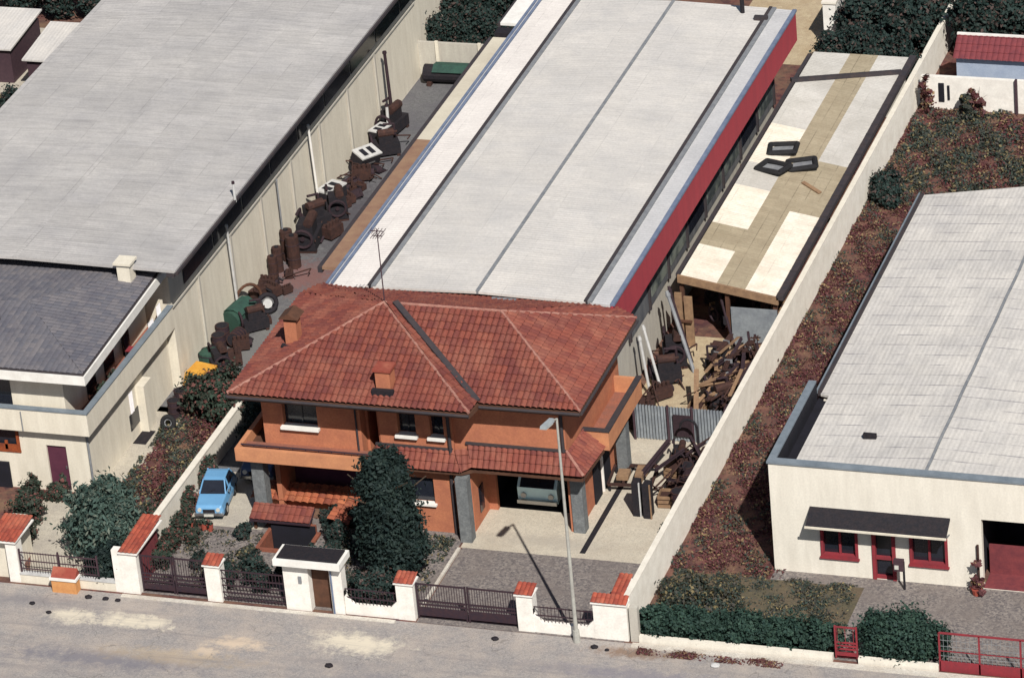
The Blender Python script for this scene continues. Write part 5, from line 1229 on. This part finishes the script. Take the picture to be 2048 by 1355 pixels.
# hedges
t = thing('hedge', 'long clipped dark hedge running behind the low cream wall', 'hedge', (4, .55, 0))
bl = [(.7+i*.5-4+g_, dy, .6, .5, .42, .62+.04*math.sin(i*2)) for i in range(14) for g_, dy in ((0, 0), (.25, .12))]
obj('foliage', leaves(bl, 42000, .075, seed=21, shell=.35), 'hedge', t, local=True); 
bm = N()
for k in range(12): tube(bm, (-3.2+k*.6, 0, 0), (-3.2+k*.6, 0, .9), .03, n=5)
obj('stems', bm, 'bark', t, local=True)
t = thing('trimmed_bush', 'big rounded box bush between the two red gates', 'bush', (10.05, .9, 0))
obj('foliage', leaves([(0, 0, .8, 1.35, .7, .85), (-.7, 0, .75, .75, .65, .8), (.8, .05, .7, .75, .65, .85), (0, -.2, 1.0, 1.1, .5, .6)], 32000, .075, seed=22, shell=.35), 'hedge', t, local=True)
obj('stems', tube(tube(N(), (-.3, 0, 0), (-.3, 0, 1), .05), (.4, 0, 0), (.4, 0, 1), .05), 'bark', t, local=True)
tree('ground_shrub', 'low spreading green shrub on the brown ground behind the hedge', 'shrub', 1.2, 3.3, [(0, 0, .25, .9, 1.1, .3), (1.2, -.4, .2, 1.0, .8, .22)], 7000, .08, 'weedsg', .3, .03, seed=23)
tree('wild_bush', 'dark green bush growing against the boundary wall beside the shed', 'bush', .75, 36.9, [(0, 0, .5, .6, .9, .6), (.4, -.8, .4, .5, .7, .45)], 8000, .09, 'dtree', .5, .05, seed=24)
for i, (x, s, lb) in enumerate(((.6, 1.7, 'slender bare looking shrub at the corner of the white garden wall'), (3.0, 1.6, 'slender reddish shrub in the middle of the white garden wall'), (2.5, 1.2, 'shorter slender shrub left of the reddish one at the white garden wall'))):
    tree('slender_shrub', lb, 'shrub', x, 45.2, [(0, 0, s*.55, .3, .3, s*.5)], 500, .13, ['weeds', 'weeds', 'weedsg'][i], s*.8, .03, 'shrubs before the white garden wall', seed=120+i)
# trees behind
CROWNS = []
def back_trees(spots, mat, group, lab, n, seed, leaf=.3):
    base = None
    for i, (x, y, s) in enumerate(spots):
        g = random.Random(seed+i)
        bl = [(0, 0, 2.4*s, 1.5*s, 1.4*s, 1.5*s)]+[(g.uniform(-1.2, 1.2)*s, g.uniform(-1, 1)*s, g.uniform(1.2, 3.4)*s, g.uniform(.6, 1)*s, g.uniform(.6, 1)*s, g.uniform(.6, 1)*s) for _ in range(6)]
        key = i % 3
        lb = lab[i] if i < len(lab) else lab[-1]
        if len(CROWNS) <= key:
            bl = [tuple(q/s for q in b) for b in bl]
            o = tree('broadleaf_tree', lb, 'tree', x, y, bl, 17000, .15, mat, 2.2, .14, group, seed=seed+i); CROWNS.append(o); o.scale = (s,)*3
        else: o = copy_thing(CROWNS[key], (x, y, 0), g.uniform(0, 6.28), lb, group, (s, s, s*g.uniform(.85, 1.15)))
gl = ['dark bushy tree behind the yard wall, next to the grey roofed warehouse', 'dark bushy tree behind the yard wall, second from the grey roofed warehouse', 'dark bushy tree behind the middle of the yard wall', 'dark bushy tree behind the right half of the yard wall', 'dark bushy tree behind the yard wall, closest to the factory hall']
back_trees([(-24.7, 47.9, .68), (-23.2, 48.0, .62), (-21.7, 47.9, .66), (-20.3, 47.8, .62), (-18.9, 47.7, .6)], 'dtree', 'trees just behind the yard wall', gl, 5000, 200, .2)
back_trees([(-25.5+i*1.9, 50.6+(i % 2)*.5, .85) for i in range(5)], 'dtree', 'second row of trees behind the yard wall', ['dense dark tree in the second row behind the yard wall'], 5500, 220, .22)
back_trees([(-26+i*2.0, 54.2+(i % 2)*.8, .95) for i in range(5)], 'dtree', 'third row of trees behind the yard wall', ['dense dark tree far behind the yard wall at the top of the picture'], 5500, 240, .24)
gl2 = ['dark tree behind the shed, nearest the sandy lot', 'dark tree behind the middle of the shed end', 'dark tree behind the shed end beside the boundary wall']
back_trees([(-4.1, 48.2, .72), (-2.6, 47.6, .7), (-1.3, 47.3, .66)], 'dtree', 'trees behind the shed', gl2, 5500, 260, .22)
back_trees([(-3.6, 51.2, .9), (-1.7, 50.8, .9), (-3.4, 54.4, .95), (-1.4, 54.2, .9)], 'dtree', 'trees farther behind the shed', ['dense dark tree farther back left of the boundary wall'], 5500, 280, .24)
back_trees([(1.6+i*2.1, 51.5+(i % 2)*.6, .85) for i in range(4)]+[(1.2+i*2.2, 55.5, 1.0) for i in range(4)], 'dtree', 'trees behind the red tiled outbuilding', ['dense bluish green tree behind the red tiled outbuilding'], 5500, 300, .24)
back_trees([(-44.5, 38.5, .7), (-42.4, 36.8, .7), (-40.4, 37.6, .65), (-39.0, 34.6, .6), (-38.3, 38.2, .55), (-37.3, 40.6, .5), (-39.4, 31.0, .6), (-37.8, 30.0, .5), (-37.6, 33.4, .5)], 'dtree', 'bushes left of the warehouse', ['dark bush on the ground left of the grey roofed warehouse'], 3000, 340, .2)
back_trees([(-46+i*2.0, 50.5, .62) for i in range(5)], 'dtree', 'trees at the top left', ['dark bluish bush in the row at the top left corner'], 3000, 360, .2)
# outbuilding at upper right
t = thing('outbuilding', 'low outbuilding with dark red tiled roof and bluish front at the upper right', 'building', (5, 47, 0))
obj('wall', B(1.6, 14, 47.0, 48.6, 0, 2.0), 'bluewhite', t)
rfo = obj('roof', tiled([[(1.5, 46.75, 2.05), (14, 46.75, 2.05), (14, 47.8, 2.75), (1.5, 47.8, 2.75)]], .25, .4), 'winelining', t)
obj('roof', tiled([[(1.5, 47.86, 2.75), (14, 47.86, 2.75), (14, 48.8, 2.2), (1.5, 48.8, 2.2)]], .25, .4), 'winelining', t)
obj('ridge_board', B(1.5, 14, 47.76, 47.9, 2.78, 2.86), 'white', t)
t = thing('white_hut', 'narrow white walled hut beside the sandy lot at the top', 'hut', (-5.4, 52, 0))
obj('wall', B(-5.75, -5.15, 51.6, 58, 0, 2.2), 'white', t); obj('roof', B(-5.8, -5.1, 51.55, 58, 2.202, 2.3), 'wall_white', t)
# far left sheds
for i, (x0, x1, y0, y1, lb) in enumerate(((-41.9, -39.2, 41.6, 45.2, 'small pale roofed shed left of the grey warehouse'), (-45.8, -42.9, 42.6, 46.5, 'pale roofed shed at the very left edge of the picture'))):
    t = thing('garden_shed', lb, 'shed', ((x0+x1)/2, y0, 0))
    obj('wall', B(x0+.15, x1-.15, y0+.2, y1-.2, 0, 1.8), 'rail2', t)
    obj('roof', slab([(x0, y0, 1.85), (x1, y0, 1.85), (x1, y1, 2.2), (x0, y1, 2.2)], .08), 'roof_mid', t)
t = thing('garden_shed', 'small shed with sandy roof between the pale shed and the grey warehouse', 'shed', (-38, 43.5, 0))
obj('wall', B(-38.8, -37.4, 43, 45.5, 0, 1.3), 'wall_beige', t); obj('roof', slab([(-38.9, 42.9, 1.35), (-37.3, 42.9, 1.35), (-37.3, 45.6, 1.5), (-38.9, 45.6, 1.5)], .08), 'annex', t)

# ground cover
def cover(name, region, n, size, mat, hgt=.12, seed=1, clump=0):
    """small tufts of leaves spread over a region, denser in patches"""
    g = np.random.default_rng(seed); x0, x1, y0, y1 = region; m = n*3
    x = g.uniform(x0, x1, m); y = g.uniform(y0, y1, m)
    d = np.sin(x*1.9+seed)*np.sin(y*1.3+seed*2)+.7*np.sin(x*4.1+y*2.3)+.5*np.sin(y*5.7-x*3.1)
    keep = g.random(m) < 1/(1+np.exp(-(d*2.4-.9)))
    x, y, d = x[keep][:n], y[keep][:n], d[keep][:n]; n = len(x)
    z = np.abs(g.normal(0, hgt*.5, n))*np.clip(.6+.5*d, .2, 1.6)+.01
    nr = g.normal(size=(n, 3)); nr[:, 2] = np.abs(nr[:, 2])+.5; nr /= np.linalg.norm(nr, axis=1)[:, None]
    t = np.cross(nr, g.normal(size=(n, 3))); t /= np.linalg.norm(t, axis=1)[:, None]; b = np.cross(nr, t)
    s_ = size*(.5+g.random(n))[:, None]; c = np.stack([x, y, z+.02], 1)
    v = np.empty((n, 4, 3)); v[:, 0] = c-t*s_*.9; v[:, 1] = c+b*s_*.5; v[:, 2] = c+t*s_*.9; v[:, 3] = c-b*s_*.5
    v[:, :, 2] = np.maximum(v[:, :, 2], .012)
    me = bpy.data.meshes.new('cover'); me.vertices.add(n*4); me.vertices.foreach_set('co', v.reshape(-1))
    me.loops.add(n*4); me.loops.foreach_set('vertex_index', np.arange(n*4, dtype=np.int32))
    me.polygons.add(n); me.polygons.foreach_set('loop_start', np.arange(0, n*4, 4, dtype=np.int32)); me.update(); me.validate()
    o = obj(name, me, mat); o['kind'] = 'stuff'; return o
cover('weeds', (.06, 4.4, 5.2, 46), 60000, .06, 'weeds', .12, 1)
cover('weeds', (.06, 4.4, 5.2, 46), 18000, .06, 'weedsg', .14, 11)
cover('weeds', (4.0, 11, 29, 45.6), 36000, .075, 'weeds', .16, 2)
cover('weeds', (.3, 10, 36, 45.6), 30000, .08, 'weedsg', .25, 3)
cover('weeds', (-23.3, -20.2, 3.6, 14), 16000, .065, 'weedsg', .18, 4)
cover('weeds', (-23.0, -20.4, 4.5, 13.5), 10000, .065, 'weeds', .18, 5)
cover('weeds', (.3, 7.4, .9, 5.2), 9000, .06, 'weedsg', .08, 6)
cover('weeds', (-50, -36.2, 22, 41), 20000, .12, 'weedsg', .4, 8)
cover('weeds', (-19.3, -16.1, .6, 5), 2500, .05, 'weedsg', .08, 9)
cover('weeds', (-14, -8.6, .6, 6), 6000, .06, 'weedsg', .12, 13)
cover('weeds', (.5, 6, -.85, -.35), 1800, .05, 'weeds', .04, 10)

# prototypes never placed are removed
for k, o in list(protos.items()):
    if k not in used:
        for c_ in list(o.children): bpy.data.objects.remove(c_)
        bpy.data.objects.remove(o)
